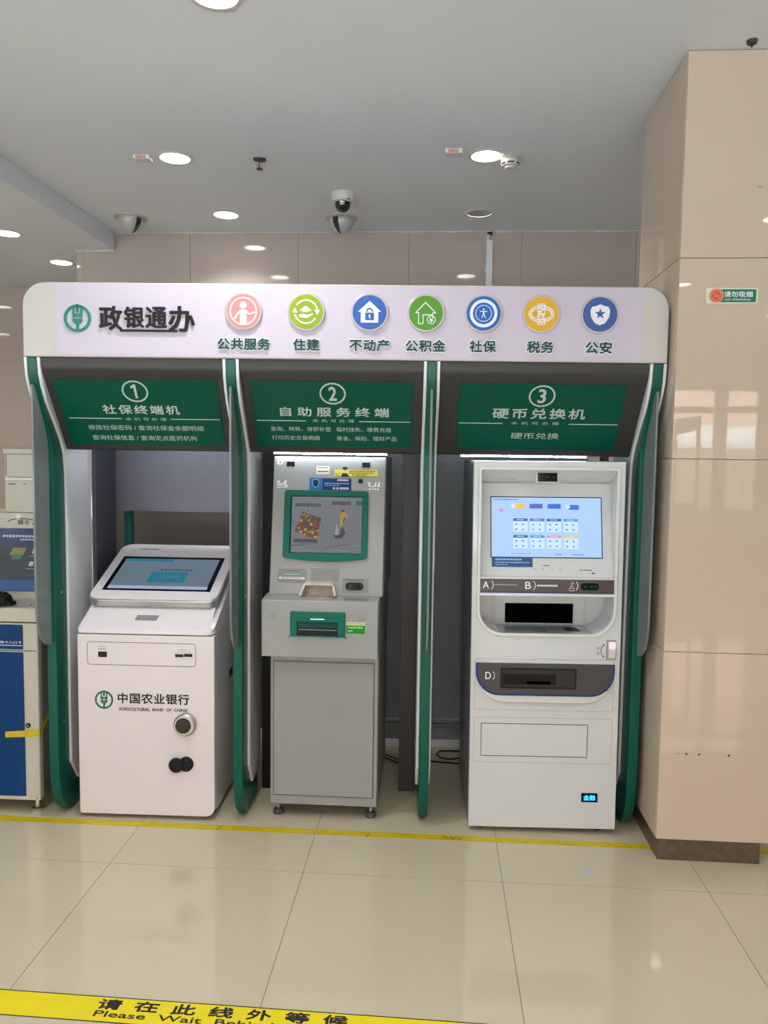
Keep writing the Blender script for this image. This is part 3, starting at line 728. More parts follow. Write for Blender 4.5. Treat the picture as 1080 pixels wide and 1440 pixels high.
# posts and back panels
part('rear_panel', box(B(), .036, .055, .53, .80, 0, 1.72), M['post'], booth, 'slate side return', smooth=False)
part('rear_post', box(B(), -.036, .034, .78, .84, 0, 1.72), M['post'], booth, smooth=False)
part('upper_back_panel', box(B(), .038, .80, .80, .83, 1.377, 2.06), M['backp'], booth, 'grey upper back panel lit from above', smooth=False)
part('rear_post', box(B(), .075, .115, .86, .90, 0, 1.6), M['green'], booth, 'dark green rear post', smooth=False)
part('rear_post', box(B(), 1.566, 1.645, .545, .60, 0, 1.74), M['dark'], booth, bevel=.002)
part('rear_post', box(B(), .876, .955, .545, .60, 0, 1.74), M['black'], booth, smooth=False)  # added post; its black stands in for the shadow in this bay
part('rear_post', box(B(), 2.548, 2.577, .60, .66, 0, 1.74), M['post'], booth, smooth=False)
part('canopy_top', box(B(), .0, 2.61, .30, 1.10, 2.06, 2.075), M['dark'], booth, smooth=False)
pt = part('partition', box(B(), .86, 2.60, 1.165, 1.19, 0, 2.06), M['part'], booth, 'grey partition behind the kiosks', smooth=False)
obj('partition_rail', box(B(), .86, 2.60, 1.150, 1.165, .145, .165), M['part'], pt, bevel=.003)
obj('partition_rail', box(B(), .86, 2.60, 1.155, 1.165, .118, .138), M['lgrey'], pt, bevel=.003)
obj('skirting_strip', box(B(), .86, 2.60, 1.148, 1.165, .0, .042), M['board'], pt, bevel=.002)
pt2 = part('partition', box(B(), -.28, .86, 1.40, 1.42, 0, 2.06), M['dim'], booth, 'dim grey panel added behind the left kiosk for the shaded wall', smooth=False)  # added board; its dim grey stands in for the room wall in shade
part('panel_screw', lathe(B(), [(.008, 0), (.006, .003)], (1.79, 1.165, 1.655), 12, 'y'), M['lgrey'], booth)
part('notice_strip', box(B(), 1.716, 1.7175, .27, .40, 1.165, 1.46), flat((214, 190, 184)), booth, 'pale pink paper strip on the divider', smooth=False)

# loose cables on the floor behind the kiosks
cb = thing('power_cable', 'loose black cables on the floor behind the coin machine', 'cable', (0, 4.1, 0))
part('cable', tube(B(), [(.32, .26, .006), (.22, .27, .006), (.10, .275, .006), (.05, .26, .008), (.035, .215, .006), (.06, .165, .006), (.11, .15, .006), (.16, .17, .006), (.32, .155, .006)], .0045), M['black'], cb)
part('cable', tube(B(), [(-.05, .12, .006), (.05, .105, .006), (.15, .095, .006), (.32, .10, .006)], .0045), M['black'], cb)
part('cable', tube(B(), [(-.33, .21, .006), (-.26, .19, .006), (-.19, .13, .006), (-.12, .08, .006)], .0035), M['black'], cb)
part('cable', tube(B(), [(-.28, .17, .006), (-.22, .11, .006), (-.17, .07, .006)], .0035), M['black'], cb)

# ================================================================== KIOSK 1 (social security terminal)
k1 = thing('touchscreen_kiosk', 'white kiosk with a tilted touchscreen in the left booth bay', 'kiosk', (-1.613, 3.405, 0), R(1.5))
bm = B(); W1 = .630
plate(bm, rrect(0, W1, .020, .862, seg=8, rs=(.045, .004, .004, .014)), F, -.06, 0)
part('front_door', bm, M['k1'], k1, 'warm white front door', bevel=.022, seg=4)
part('body', box(B(), .004, W1 - .004, .061, .50, .03, .87), M['k1side'], k1, 'pale grey body sides', bevel=.006)
def lid_mesh():
    """rounded in plan at the front, low edge in front, rising to the back under the screen head"""
    bm = B(); P = rrect(0, W1 - .002, 0.0, .52, seg=8, rs=(.045, .004, .004, .016))
    zt = lambda y: .886 + (.012 if y > .02 else y * .6) + max(0, min(y, .13) - .02) * .80 + max(0, y - .13) * .42
    for inset, zz in ((0, None),):
        lo = [bm.verts.new((x, y, .8675)) for x, y in P]; up = [bm.verts.new((x, y, zt(y) - .006)) for x, y in P]
        cx = W1 / 2; Q = [(cx + (x - cx) * (1 - .014 / cx), .007 + y * .98) for x, y in P]
        tp_ = [bm.verts.new((x, y, zt(y))) for x, y in Q]; n = len(P)
        bm.faces.new(lo[::-1])
        for a_, b_ in ((lo, up), (up, tp_)):
            for k in range(n): bm.faces.new((a_[k], a_[(k + 1) % n], b_[(k + 1) % n], b_[k]))
        # top skin in strips from front to back
        rows = [.012, .05, .09, .13, .20, .35, .51]
        prev = None
        for y in rows:
            r = [bm.verts.new((x, y, zt(y))) for x in (.020, .15, .30, .45, W1 - .022)]
            if prev:
                for k in range(4): bm.faces.new((prev[k], prev[k + 1], r[k + 1], r[k]))
            prev = r
        f = bm.faces.new(tp_); bmesh.ops.triangulate(bm, faces=[f])
    return bm
part('lid', lid_mesh(), M['k1'], k1, 'white sloping lid', angle=50)
bm = B(); fo = rrect(.047, .545, .7225, .8275, .014)
stroke(bm, fo, .002, face(0), 0, .0008, closed=True)
part('recess_line', bm, M['groove'], k1, 'thin dark outline of the service flap')
bm = B(); plate(bm, rrect(.097, .137, .758, .783, .003), F, 0, .002)
o = part('finger_socket', bm, M['black'], k1, 'small black socket')
bm = B(); dashes(bm, .098, .134, .795, .006, F, .0012, n=5); dashes(bm, .100, .132, .806, .004, F, .0012, n=6); dashes(bm, .465, .505, .799, .004, F, .0012, n=6); dashes(bm, .460, .525, .789, .003, F, .0012, n=8)
part('small_print', bm, M['lgrey'], k1)
r_ = part('card_reader', plate(B(), rrect(.450, .533, .758, .784, .002), F, 0, .002), M['silver'], k1, 'silver card reader')
bm = B(); plate(bm, rrect(.452, .490, .766, .779, .001), F, .002, .003); plate(bm, rrect(.493, .530, .768, .782, .001), F, .002, .003)
obj('card_slot', bm, M['black'], r_)
part('bank_emblem', bank_logo(B(), .121, .559, .0425, F, .0005, .0015), M['logo_d'], k1, 'green round grain emblem')
bm = B(); text(bm, '中国农业银行', .186, .514, .546, .593, F, d=.0015, bold=.045, spacing=1.08); text(bm, 'AGRICULTURAL  BANK  OF  CHINA', .189, .507, .512, .526, F, d=.0015, bold=.05)
part('lettering', bm, M['ink'], k1, 'black bank name in characters and small capitals')
dl = part('dial_lock', lathe(B(), [(.053, 0), (.052, .018), (.044, .026), (.038, .026)], (.497, 0, .456), 40, 'y'), M['silver'], k1, 'round silver electronic dial lock')
o = obj('keypad_face', lathe(B(), [(.036, .026), (.035, .029)], (.493, 0, .456), 32, 'y'), M['blackg'], dl)
bm = B()
for a in range(-2, 3):
    for b in range(-2, 3):
        if a * a + b * b < 7: plate(bm, circ(.493 + a * .012, .456 + b * .012, .0035, 8), F, .029, .0295)
obj('key_mark', bm, M['groove'], dl)
kh = part('keyhole_cover', lathe(B(), [(.034, 0), (.034, .008), (.030, .011)], (.499, 0, .269), 32, 'y'), M['black'], k1, 'black swivelling keyhole cover')
obj('cover_disc', lathe(B(), [(.034, .011), (.034, .017), (.031, .019)], (.456, 0, .266), 32, 'y'), M['black'], kh)
for z in (.247, .291): obj('rivet', lathe(B(), [(.003, .011), (.002, .013)], (.503, 0, z), 8, 'y'), M['chrome'], kh)
bm = B(); box(bm, W1 - .0045, W1 - .0035, .30, .37, .585, .625)
part('side_vent', bm, M['black'], k1, 'small black side vent')
# head
FH = face(.298, 68, 1.095, .314)
hd1 = part('screen_head', plate(B(), rrect(-.306, .306, -.232, .296, seg=8, rs=(.05, .06, .06, .05)), FH, -.040, -.004), M['silver'], k1, 'silver edged tilted screen head', bevel=.004)
obj('head_cover', plate(B(), rrect(-.302, .302, -.228, .292, seg=8, rs=(.047, .057, .057, .047)), FH, -.004, .004), M['k1'], hd1, bevel=.003)['label'] = 'glossy white cover'
s1 = part('screen', plate(B(), rrect(-.2575, .2575, -.159, .159, .003, 2), FH, .004, .0055), M['blackg'], k1, 'touchscreen with black border')
bm = B(); mats1 = [emis('k1_screen_bg', (112, 130, 146), .72), emis('k1_screen_teal', (16, 122, 148), .8), emis('k1_screen_pale', (170, 186, 214), .8), emis('k1_screen_dk', (24, 62, 92), .6), emis('k1_screen_white', (205, 222, 228), .8)]
quad(bm, -.238, .236, -.145, .138, FH, .0058, 0)
quad(bm, -.238, .0, .112, .138, FH, .0060, 1, skew=.012)
quad(bm, -.238, .238, -.145, -.118, FH, .0060, 2)
quad(bm, -.070, .112, -.085, .012, FH, .0061, 1)
dashes(bm, -.030, .130, .030, .012, FH, .0062, 3, n=9)
for x, k in ((-.005, 0), (.025, 1), (.060, 2)):
    stroke(bm, [(x - .008, -.05), (x + .008, -.02)], .003, FH, .0062, .0063); ring(bm, circ(x, -.035, .016, 14), circ(x, -.035, .013, 14), FH, .0062, .0063)
scr1 = obj('screen_image', bm, mats1, s1); scr1['label'] = 'blue grey menu image'
bm = B(); dashes(bm, -.20, -.105, .238, .010, FH, .0045, n=8)
part('head_mark', bm, M['groove'], k1, 'small dark maker mark')
FL = Matrix(((1, 0, 0, .25), (0, math.cos(R(40.4)), -math.sin(R(40.4)), .045), (0, math.sin(R(40.4)), math.cos(R(40.4)), .9215), (0, 0, 0, 1)))
part('grey_sensor_patch', plate(B(), [(0, 0), (.10, 0), (.108, .028), (.008, .028)], FL, 0, .0015), M['k2gl'], k1, 'small grey sensor window')
for x in (.08, .55):
    for y in (.08, .44): part('foot', lathe(B(), [(.02, 0), (.02, .012), (.012, .014), (.012, .032)], (x, y, 0), 16), M['black'], k1)

# ================================================================== KIOSK 2 (grey self-service terminal)
k2 = thing('self_service_kiosk', 'grey steel kiosk with a green framed screen in the middle booth bay', 'kiosk', (-.740, 3.487, 0), R(.2), roty=0)
part('cabinet', box(B(), 0, .497, .002, .62, .066, .790), M['k2'], k2, 'grey lower cabinet', bevel=.004)
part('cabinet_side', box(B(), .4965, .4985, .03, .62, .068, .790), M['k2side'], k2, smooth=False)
part('cabinet_door', box(B(), .017, .477, -.003, .004, .112, .742), M['k2'], k2, bevel=.002)
bm = B(); stroke(bm, rrect(.0145, .4795, .1095, .7445, .001, 1), .002, face(.0015), 0, .0006, closed=True)
part('door_gap', bm, M['groove'], k2)
part('side_hole', lathe(B(), [(.035, 0), (.034, .001)], (.4985, .22, .70), 24, 'x'), M['black'], k2, 'round dark cable hole')
for x in (.03, .465):
    for y in (.05, .56):
        ft = part('levelling_foot', lathe(B(), [(.024, 0), (.026, .010), (.022, .022), (.012, .026)], (x, y, 0), 20), M['rubber'], k2, 'rubber levelling foot')
        obj('bolt', lathe(B(), [(.008, .024), (.008, .07)], (x, y, 0), 12), M['chrome'], ft)
mid = [(-.090, .787), (-.090, 1.040), (-.086, 1.044), (0.012, 1.052), (.62, 1.052), (.62, .787)]
part('middle_housing', prism(B(), mid, -.022, .499), M['k2'], k2, 'grey projecting middle housing', bevel=.003)
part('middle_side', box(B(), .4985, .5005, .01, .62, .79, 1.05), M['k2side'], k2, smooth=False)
upp = [(.004, 1.050), (.115, 1.680), (.62, 1.680), (.62, 1.050)]
part('upper_housing', prism(B(), upp, -.008, .512), M['k2'], k2, 'grey sloping upper housing', bevel=.004)
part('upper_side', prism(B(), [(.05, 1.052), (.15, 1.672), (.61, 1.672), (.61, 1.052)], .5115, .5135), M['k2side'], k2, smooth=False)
FU = face(.004, 10, 1.05); t_ = lambda z: (z - 1.05) / math.cos(R(10))
bm = B(); stroke(bm, [(-.006, t_(1.176)), (.510, t_(1.176))], .002, FU, 0, .0005); stroke(bm, [(.494, t_(1.06)), (.494, t_(1.67))], .0025, FU, 0, .0005)
part('panel_seam', bm, M['lgrey'], k2)
# green bezel
out = rrect(.050, .436, t_(1.218), t_(1.523), .012, 4); inn = rrect(.080, .411, t_(1.238), t_(1.497), .003, 4)
out = [(x, y - (.016 * (1 - ((x - .243) / .193) ** 2) if y < t_(1.3) else 0)) for x, y in out]
# extra points along the bowed lower edge
def densify(P, n=6):
    Q = []
    for a, b in zip(P, P[1:] + P[:1]):
        for k in range(n): Q.append((a[0] + (b[0] - a[0]) * k / n, a[1] + (b[1] - a[1]) * k / n))
    return Q
oo = densify(rrect(.050, .436, t_(1.218), t_(1.523), .012, 4)); ii = densify(inn)
oo = [(x, y - (.016 * max(0, 1 - ((x - .243) / .193) ** 2) if y < t_(1.26) else 0)) for x, y in oo]
bz = part('screen_bezel', ring(B(), oo, ii, FU, 0, .016), M['k2g'], k2, 'teal green screen bezel', bevel=.002)
s2 = part('screen', plate(B(), rrect(.078, .413, t_(1.236), t_(1.499), .002, 1), FU, 0, .004), M['blackg'], k2, 'grey display with advertisements')
mm = [emis('k2_bg', (112, 116, 124), .8), emis('k2_dk', (60, 66, 66), .8), emis('k2_rust', (140, 66, 40), .8), emis('k2_gold', (176, 140, 60), .8), emis('k2_olive', (84, 92, 48), .8), emis('k2_gr', (50, 90, 44), .8), emis('k2_red', (140, 40, 50), .8), emis('k2_pale', (150, 154, 160), .8), emis('k2_brn', (78, 62, 54), .8)]
bm = B(); d = .0045
quad(bm, .084, .409, t_(1.241), t_(1.494), FU, d, 0)
quad(bm, .236, .409, t_(1.241), t_(1.494), FU, d + .0001, 0)
tz = lambda z: t_(z)
# titles
dashes(bm, .100, .220, tz(1.456), .017, FU, d + .0004, 1, n=9, gap=.15); dashes(bm, .268, .358, tz(1.466), .018, FU, d + .0004, 1, n=7, gap=.15)
quad(bm, .380, .409, tz(1.458), tz(1.478), FU, d + .0004, 5)
# patterned kite-like box
P = [(.135, 1.425), (.222, 1.398), (.204, 1.300), (.100, 1.335)]
poly(bm, [(x, tz(z)) for x, z in P][::-1], FU, d + .0005, 8)
cx0 = lambda a, b: ((1 - a) * ((1 - b) * P[3][0] + b * P[0][0]) + a * ((1 - b) * P[2][0] + b * P[1][0]), (1 - a) * ((1 - b) * P[3][1] + b * P[0][1]) + a * ((1 - b) * P[2][1] + b * P[1][1]))
cols = [3, 2, 4, 5, 3, 2, 8, 3]
rnd = random.Random(3)
for a in range(6):
    for b in range(6):
        q = [cx0((a + e) / 6, (b + f) / 6) for e, f in ((.08, .08), (.92, .08), (.92, .92), (.08, .92))]
        if rnd.random() < .5: q = q[:3]
        poly(bm, [(x, tz(z)) for x, z in q], FU, d + .0008, rnd.choice(cols))
quad(bm, .098, .206, tz(1.288), tz(1.302), FU, d + .0006, 1, skew=0)
for p, q, m_ in (((.156, 1.425), (.160, 1.445), 6), ((.086, 1.385), (.104, 1.375), 1), ((.222, 1.36), (.232, 1.366), 6), ((.146, 1.300), (.138, 1.276), 6), ((.084, 1.27), (.21, 1.288), 1), ((.24, 1.262), (.36, 1.285), 1)):
    n0 = len(bm.faces); dx, dz = q[0] - p[0], tz(q[1]) - tz(p[1]); l = math.hypot(dx, dz); nx, nz = -dz / l * .0012, dx / l * .0012
    poly(bm, [(p[0] - nx, tz(p[1]) - nz), (q[0] - nx, tz(q[1]) - nz), (q[0] + nx, tz(q[1]) + nz), (p[0] + nx, tz(p[1]) + nz)], FU, d + .0009, m_)
# vase-like figure
for pts, m_ in (([(.312, 1.438), (.328, 1.440), (.330, 1.425), (.345, 1.408), (.322, 1.380), (.316, 1.352), (.308, 1.366), (.308, 1.405)], 3), ([(.312, 1.438), (.327, 1.440), (.328, 1.428), (.312, 1.426)], 8),
                ([(.276, 1.322), (.290, 1.306), (.318, 1.308), (.336, 1.332), (.318, 1.368), (.310, 1.330), (.300, 1.322)], 8), ([(.286, 1.325), (.292, 1.374), (.302, 1.350), (.302, 1.325)], 7), ([(.318, 1.375), (.338, 1.400), (.326, 1.405)], 4)):
    poly(bm, [(x, tz(z)) for x, z in pts], FU, d + .0007 + m_ * .00003, m_)
for x0, x1, z in ((.090, .145, 1.262), (.090, .215, 1.250), (.250, .350, 1.252), (.372, .405, 1.276)): dashes(bm, x0, x1, tz(z), .003, FU, d + .0004, 7, n=12)
obj('screen_image', bm, mm, s2, smooth=False)['label'] = 'grey advertisement image'
# stickers and small fittings above the screen
def cutout(x0, x1, z0, z1): return plate(B(), [(x0, t_(z0)), (x1, t_(z0)), (x1, t_(z1)), (x0, t_(z1))], FU, 0, .0015)
for x0, x1 in ((.052, .089), (.403, .440)):
    c = part('camera_window', cutout(x0, x1, 1.632, 1.655), M['blackg'], k2, 'black camera window')
    for q in (.25, .75): obj('screw', plate(B(), circ(x0 + (x1 - x0) * q, t_(1.624), .0022, 8), FU, 0, .001), M['black'], c)
part('sensor_window', cutout(.387, .408, 1.560, 1.579), M['blackg'], k2, 'small square black sensor')
b4 = part('round_sticker', plate(B(), circ(.020, t_(1.652), .0125, 24), FU, 0, .001), M['paper'], k2, 'round white sticker numbered 4')
obj('digit', text(B(), '4', .015, .025, t_(1.643), t_(1.661), FU, d=.0014, bold=.02), M['ink'], b4)
lb = part('paper_label', plate(B(), [(.192, t_(1.600)), (.252, t_(1.600)), (.252, t_(1.636)), (.192, t_(1.636))], FU, 0, .001), M['paper'], k2, 'small white paper label')
bm = B(); dashes(bm, .198, .246, t_(1.628), .005, FU, .0013, n=7); dashes(bm, .198, .249, t_(1.611), .009, FU, .0013, n=8)
obj('print', bm, M['groove'], lb)
ys = part('yellow_notice', plate(B(), [(.276, t_(1.586)), (.474, t_(1.589)), (.474, t_(1.622)), (.276, t_(1.622))], FU, 0, .001), [flat((214, 204, 96))], k2, 'yellow notice strip with a cartoon man in black')
bm = B(); poly(bm, [(.276, t_(1.586)), (.474, t_(1.589)), (.474, t_(1.592)), (.276, t_(1.589))], FU, .0014, 0)
obj('green_edge', bm, flat((40, 110, 50)), ys)
bm = B(); dashes(bm, .345, .466, t_(1.615), .006, FU, .0014, n=15); dashes(bm, .345, .460, t_(1.606), .006, FU, .0014, n=14); dashes(bm, .358, .425, t_(1.597), .006, FU, .0014, n=9)
obj('print', bm, flat((120, 84, 20)), ys)
bm = B(); poly(bm, [(.306, t_(1.588)), (.345, t_(1.588)), (.338, t_(1.600)), (.330, t_(1.607)), (.318, t_(1.607)), (.309, t_(1.600))], FU, .0016); poly(bm, [p for p in circ(.3245, t_(1.627), .0125, 16, ry=.008)], FU, .0020)
obj('figure_clothes_and_hair', bm, M['ink'], ys)
obj('figure_face', poly(B(), circ(.3245, t_(1.616), .0105, 16, ry=.012), FU, .0018), flat((226, 184, 160)), ys)
obj('green_mark', stroke(B(), circ(.291, t_(1.602), .008, 10, a0=150, a1=390), .003, FU, .001, .0015), flat((60, 120, 50)), ys)
bn = part('blue_banner', plate(B(), [(.161, t_(1.527)), (.355, t_(1.525)), (.355, t_(1.580)), (.161, t_(1.582))], FU, 0, .0013), flat((26, 52, 110)), k2, 'dark blue banner sticker with a shield')
bm = B(); quad(bm, .162, .222, t_(1.528), t_(1.581), FU, .0016)
obj('glow_patch', bm, flat((36, 104, 170)), bn)
SH = [(.176, 1.571), (.190, 1.575), (.204, 1.571), (.203, 1.548), (.190, 1.536), (.177, 1.548)]
obj('shield', poly(B(), [(x, t_(z)) for x, z in SH][::-1], FU, .0019), flat((28, 48, 60)), bn)
bm = B(); stroke(bm, [(x, t_(z)) for x, z in SH], .0022, FU, .0019, .0022, closed=True); dashes(bm, .232, .346, t_(1.557), .005, FU, .0017, n=14); dashes(bm, .232, .300, t_(1.548), .003, FU, .0017, n=12)
obj('print', bm, flat((130, 190, 220)), bn)
bm = B(); quad(bm, .290, .342, t_(1.569), t_(1.577), FU, .0017); quad(bm, .302, .344, t_(1.530), t_(1.540), FU, .0017); poly(bm, circ(.276, t_(1.535), .006, 12), FU, .0017); poly(bm, circ(.292, t_(1.535), .006, 12), FU, .0017)
obj('print', bm, flat((200, 170, 190)), bn)
# two stencilled white marks either side of the screen
bm = B()
for pts in ([(.010, 1.556), (.018, 1.566), (.026, 1.548), (.012, 1.548)], [(.030, 1.545), (.050, 1.566)], [(.052, 1.566), (.046, 1.545), (.060, 1.545)]): stroke(bm, [(x, t_(z)) for x, z in pts], .0055, FU, 0, .0012)
dashes(bm, .010, .062, t_(1.537), .006, FU, .0012, n=6)
part('white_mark', bm, M['pict'], k2, 'white stencilled mark')
bm = B()
for pts in ([(.430, 1.566), (.444, 1.560), (.434, 1.552), (.448, 1.545)], [(.455, 1.545), (.464, 1.552)], [(.468, 1.566), (.466, 1.545)], [(.476, 1.545), (.484, 1.566), (.484, 1.545)]): stroke(bm, [(x, t_(z)) for x, z in pts], .005, FU, 0, .0012)
dashes(bm, .436, .486, t_(1.534), .006, FU, .0012, n=4)
part('white_mark', bm, M['pict'], k2, 'white stencilled mark')
# lower row: card reader, keypad plate, fingerprint reader, tray
cr_ = part('card_reader', plate(B(), [(.030, t_(1.104)), (.162, t_(1.104)), (.162, t_(1.167)), (.030, t_(1.167))], FU, 0, .0015), M['k2gl'], k2, 'card reader plate with a lit green line')
bm = B(); dashes(bm, .060, .135, t_(1.157), .007, FU, .002, n=8); obj('print', bm, M['k2side'], cr_)
obj('lit_line', box(B(), .066, .130, -.002, .0, 0, .005, FU @ Matrix.Translation((0, t_(1.143), .0035)) @ Matrix.Rotation(0, 4, 'X')), flat((150, 240, 190), .5, .9), cr_)
bm = B(); plate(bm, rrect(.036, .154, t_(1.121), t_(1.130), .004), FU, .0015, .004); obj('slot_rim', bm, M['silver'], cr_)
obj('slot', plate(B(), rrect(.046, .144, t_(1.1245), t_(1.127), .001), FU, .004, .0045), M['black'], cr_)
part('blank_plate', plate(B(), [(.182, t_(1.112)), (.312, t_(1.112)), (.312, t_(1.171)), (.182, t_(1.171))], FU, 0, .0012), M['k2gl'], k2)
bm = B(); stroke(bm, rrect(.345, .415, t_(1.150), t_(1.160), .001, 1), .0015, FU, 0, .0006, closed=True); part('slot_outline', bm, M['lgrey'], k2)
fp = part('fingerprint_plate', plate(B(), [(.328, t_(1.064)), (.446, t_(1.064)), (.446, t_(1.130)), (.328, t_(1.130))], FU, 0, .0015), M['k2gl'], k2, 'grey fingerprint reader plate')
o = obj('reader_oval', plate(B(), rrect(.342, .424, t_(1.077), t_(1.112), .016, 6), FU, .0015, .004), flat((6, 44, 38), .2), fp)
bm = B(); plate(bm, circ(.366, t_(1.0945), .010, 16, ry=.012), FU, .004, .0046); plate(bm, circ(.400, t_(1.0945), .010, 16, ry=.012), FU, .004, .0046); obj('lens', bm, M['blackg'], fp)
bm = B(); dashes(bm, .340, .425, t_(1.122), .005, FU, .002, n=9); obj('print', bm, flat((120, 60, 66)), fp)
# cream tray: open scoop
oT = [(.300, 0), (.288, .058), (.282, .066), (.164, .066), (.158, .058), (.146, 0)]; iT = [(.291, 0), (.281, .053), (.278, .058), (.168, .058), (.165, .053), (.155, 0)]
def hood_face(pts, y0, y1):
    """outline that leans outwards towards the user"""
    return pts
bm = B(); nn = len(oT); L_ = []
for d_, gx_, P_ in ((-.002, 0, oT), (-.002, 0, iT), (.030, .006, oT), (.030, .006, iT)):
    L_.append([bm.verts.new(FU @ Vector((.223 + (x - .223) * (1 + gx_ / .07), max(-.004, y - (.012 if y > .02 and d_ > 0 else 0)), d_ if y > .02 else d_ * 1.9))) for x, y in P_])
for k in range(nn - 1):
    for a_, b_ in ((0, 1), (3, 2)): bm.faces.new((L_[a_][k], L_[a_][k + 1], L_[b_][k + 1], L_[b_][k]))
    for a_, b_ in ((2, 0), (1, 3)): bm.faces.new((L_[a_][k], L_[a_][k + 1], L_[b_][k + 1], L_[b_][k]))
for k in (0, nn - 1): bm.faces.new((L_[0][k], L_[1][k], L_[3][k], L_[2][k]))
tr = part('pin_pad_shield', bm, M['cream'], k2, 'aged cream plastic hood over a small tray')
obj('tray_back', plate(B(), [(.155, -.003), (.291, -.003), (.279, .060), (.167, .060)], FU, -.001, .001), M['creamin'], tr, smooth=False)
obj('tray_floor', box(B(), .158, .288, -.058, .002, 1.043, 1.050), M['creamin'], tr, smooth=False)
part('deck_print', box(B(), .345, .452, -.070, -.010, 1.045, 1.0488), M['k2side'], k2, 'dark label plate on the ledge', smooth=False)
# dispenser
FM = face(-.090)
dp = part('dispenser_bezel', ring(B(), densify(rrect(.109, .353, .884, .995, .004, 3), 1), densify(rrect(.141, .321, .889, .950, .003, 3), 1), FM, 0, .014), M['k2g'], k2, 'teal green dispenser bezel', bevel=.002)
obj('dispenser_throat', plate(B(), rrect(.139, .323, .887, .952, .002, 2), FM, .0005, .002), M['black'], dp)
obj('flap', prism(B(), [(-.0925, .949), (-.099, .925), (-.096, .921), (-.0925, .921)], .143, .319), flat((8, 70, 60), .3), dp)
obj('flap_lip', box(B(), .145, .317, -.098, -.0925, .912, .917), M['k2side'], dp, bevel=.001)
obj('lit_line', box(B(), .200, .262, -.1055, -.104, .962, .967), flat((150, 255, 225), .5, 1.2), dp)
bm = B()
for cx in (.031, .428):
    for a in range(6):
        for b in range(6): plate(bm, circ(cx + (a - 2.5) * .005, .971 + (b - 2.5) * .005, .0014, 6), FM, 0, .0006)
o = part('speaker_hole', bm, M['k2side'], k2, 'two patches of small speaker holes'); o['kind'] = 'stuff'
gs = part('green_sticker', plate(B(), [(.359, .901), (.441, .901), (.441, .938), (.359, .938)], FM, 0, .001), flat((30, 128, 44)), k2, 'green sticker with pale top band')
obj('top_band', plate(B(), [(.359, .938), (.441, .938), (.441, .952), (.359, .952)], FM, 0, .0012), flat((206, 206, 160)), gs)
bm = B(); dashes(bm, .366, .434, .928, .009, FM, .0015, n=6); dashes(bm, .366, .390, .913, .007, FM, .0015, n=2); obj('print', bm, flat((150, 210, 110)), gs)
bm = B(); dashes(bm, .363, .437, .945, .003, FM, .0017, n=12); obj('print', bm, flat((90, 120, 60)), gs)
for x, z in ((.103, .879), (.357, .879)): part('screw', lathe(B(), [(.003, 0), (.002, .001)], (x, -.090, z), 8, 'y'), M['black'], k2)

# ================================================================== KIOSK 3 (coin machine)
k3 = thing('coin_exchange_machine', 'light grey coin machine with a bright blue screen in the right booth bay', 'kiosk', (.178, 3.437, 0), R(1.8), roty=R(-.35))
W3, H3 = .656, 1.672
HO = (.034, .621, .912, 1.634)
def opening(g=0.0, seg=8): return rrect(HO[0] - g, HO[1] + g, HO[2] - g, HO[3] + g, seg=seg, rs=(.105 + g, .008 + g * .3, .008 + g * .3, .105 + g))
def outer_match(x0, x1, y0, y1, P):
    """outer rectangle sampled corner by corner to pair with a rounded opening of the same count"""
    n = len(P) // 4; cs = [(x1, y0), (x1, y1), (x0, y1), (x0, y0)]; Q = []
    for k in range(4):
        c = cs[k]
        for j in range(n):
            if n == 1: Q.append(c); continue
            s = j / (n - 1)
            if k == 0: q = (c[0] - (1 - 2 * s) * .1, c[1]) if s < .5 else (c[0], c[1] + (2 * s - 1) * .1)
            elif k == 1: q = (c[0], c[1] - (1 - 2 * s) * .02) if s < .5 else (c[0] - (2 * s - 1) * .02, c[1])
            elif k == 2: q = (c[0] + (1 - 2 * s) * .02, c[1]) if s < .5 else (c[0], c[1] - (2 * s - 1) * .02)
            else: q = (c[0], c[1] + (1 - 2 * s) * .1) if s < .5 else (c[0] + (2 * s - 1) * .1, c[1])
            Q.append(q)
    return Q
op = opening()
part('front_frame', ring(B(), outer_match(0, W3, .80, H3, op), op, F, -.20, 0), M['m3'], k3, 'light grey upper frame round the recess')
part('lower_front', box(B(), 0, W3, 0, .20, .024, .80), M['m3'], k3, 'light grey lower front', bevel=.002)
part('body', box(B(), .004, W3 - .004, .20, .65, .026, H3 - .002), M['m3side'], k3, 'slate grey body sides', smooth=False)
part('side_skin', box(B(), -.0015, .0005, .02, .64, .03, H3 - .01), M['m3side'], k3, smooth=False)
part('recess_rim', ring(B(), opening(.014), opening(-.001), F, 0, .008), M['m3rim'], k3, 'raised off-white rim of the recess', bevel=.003)
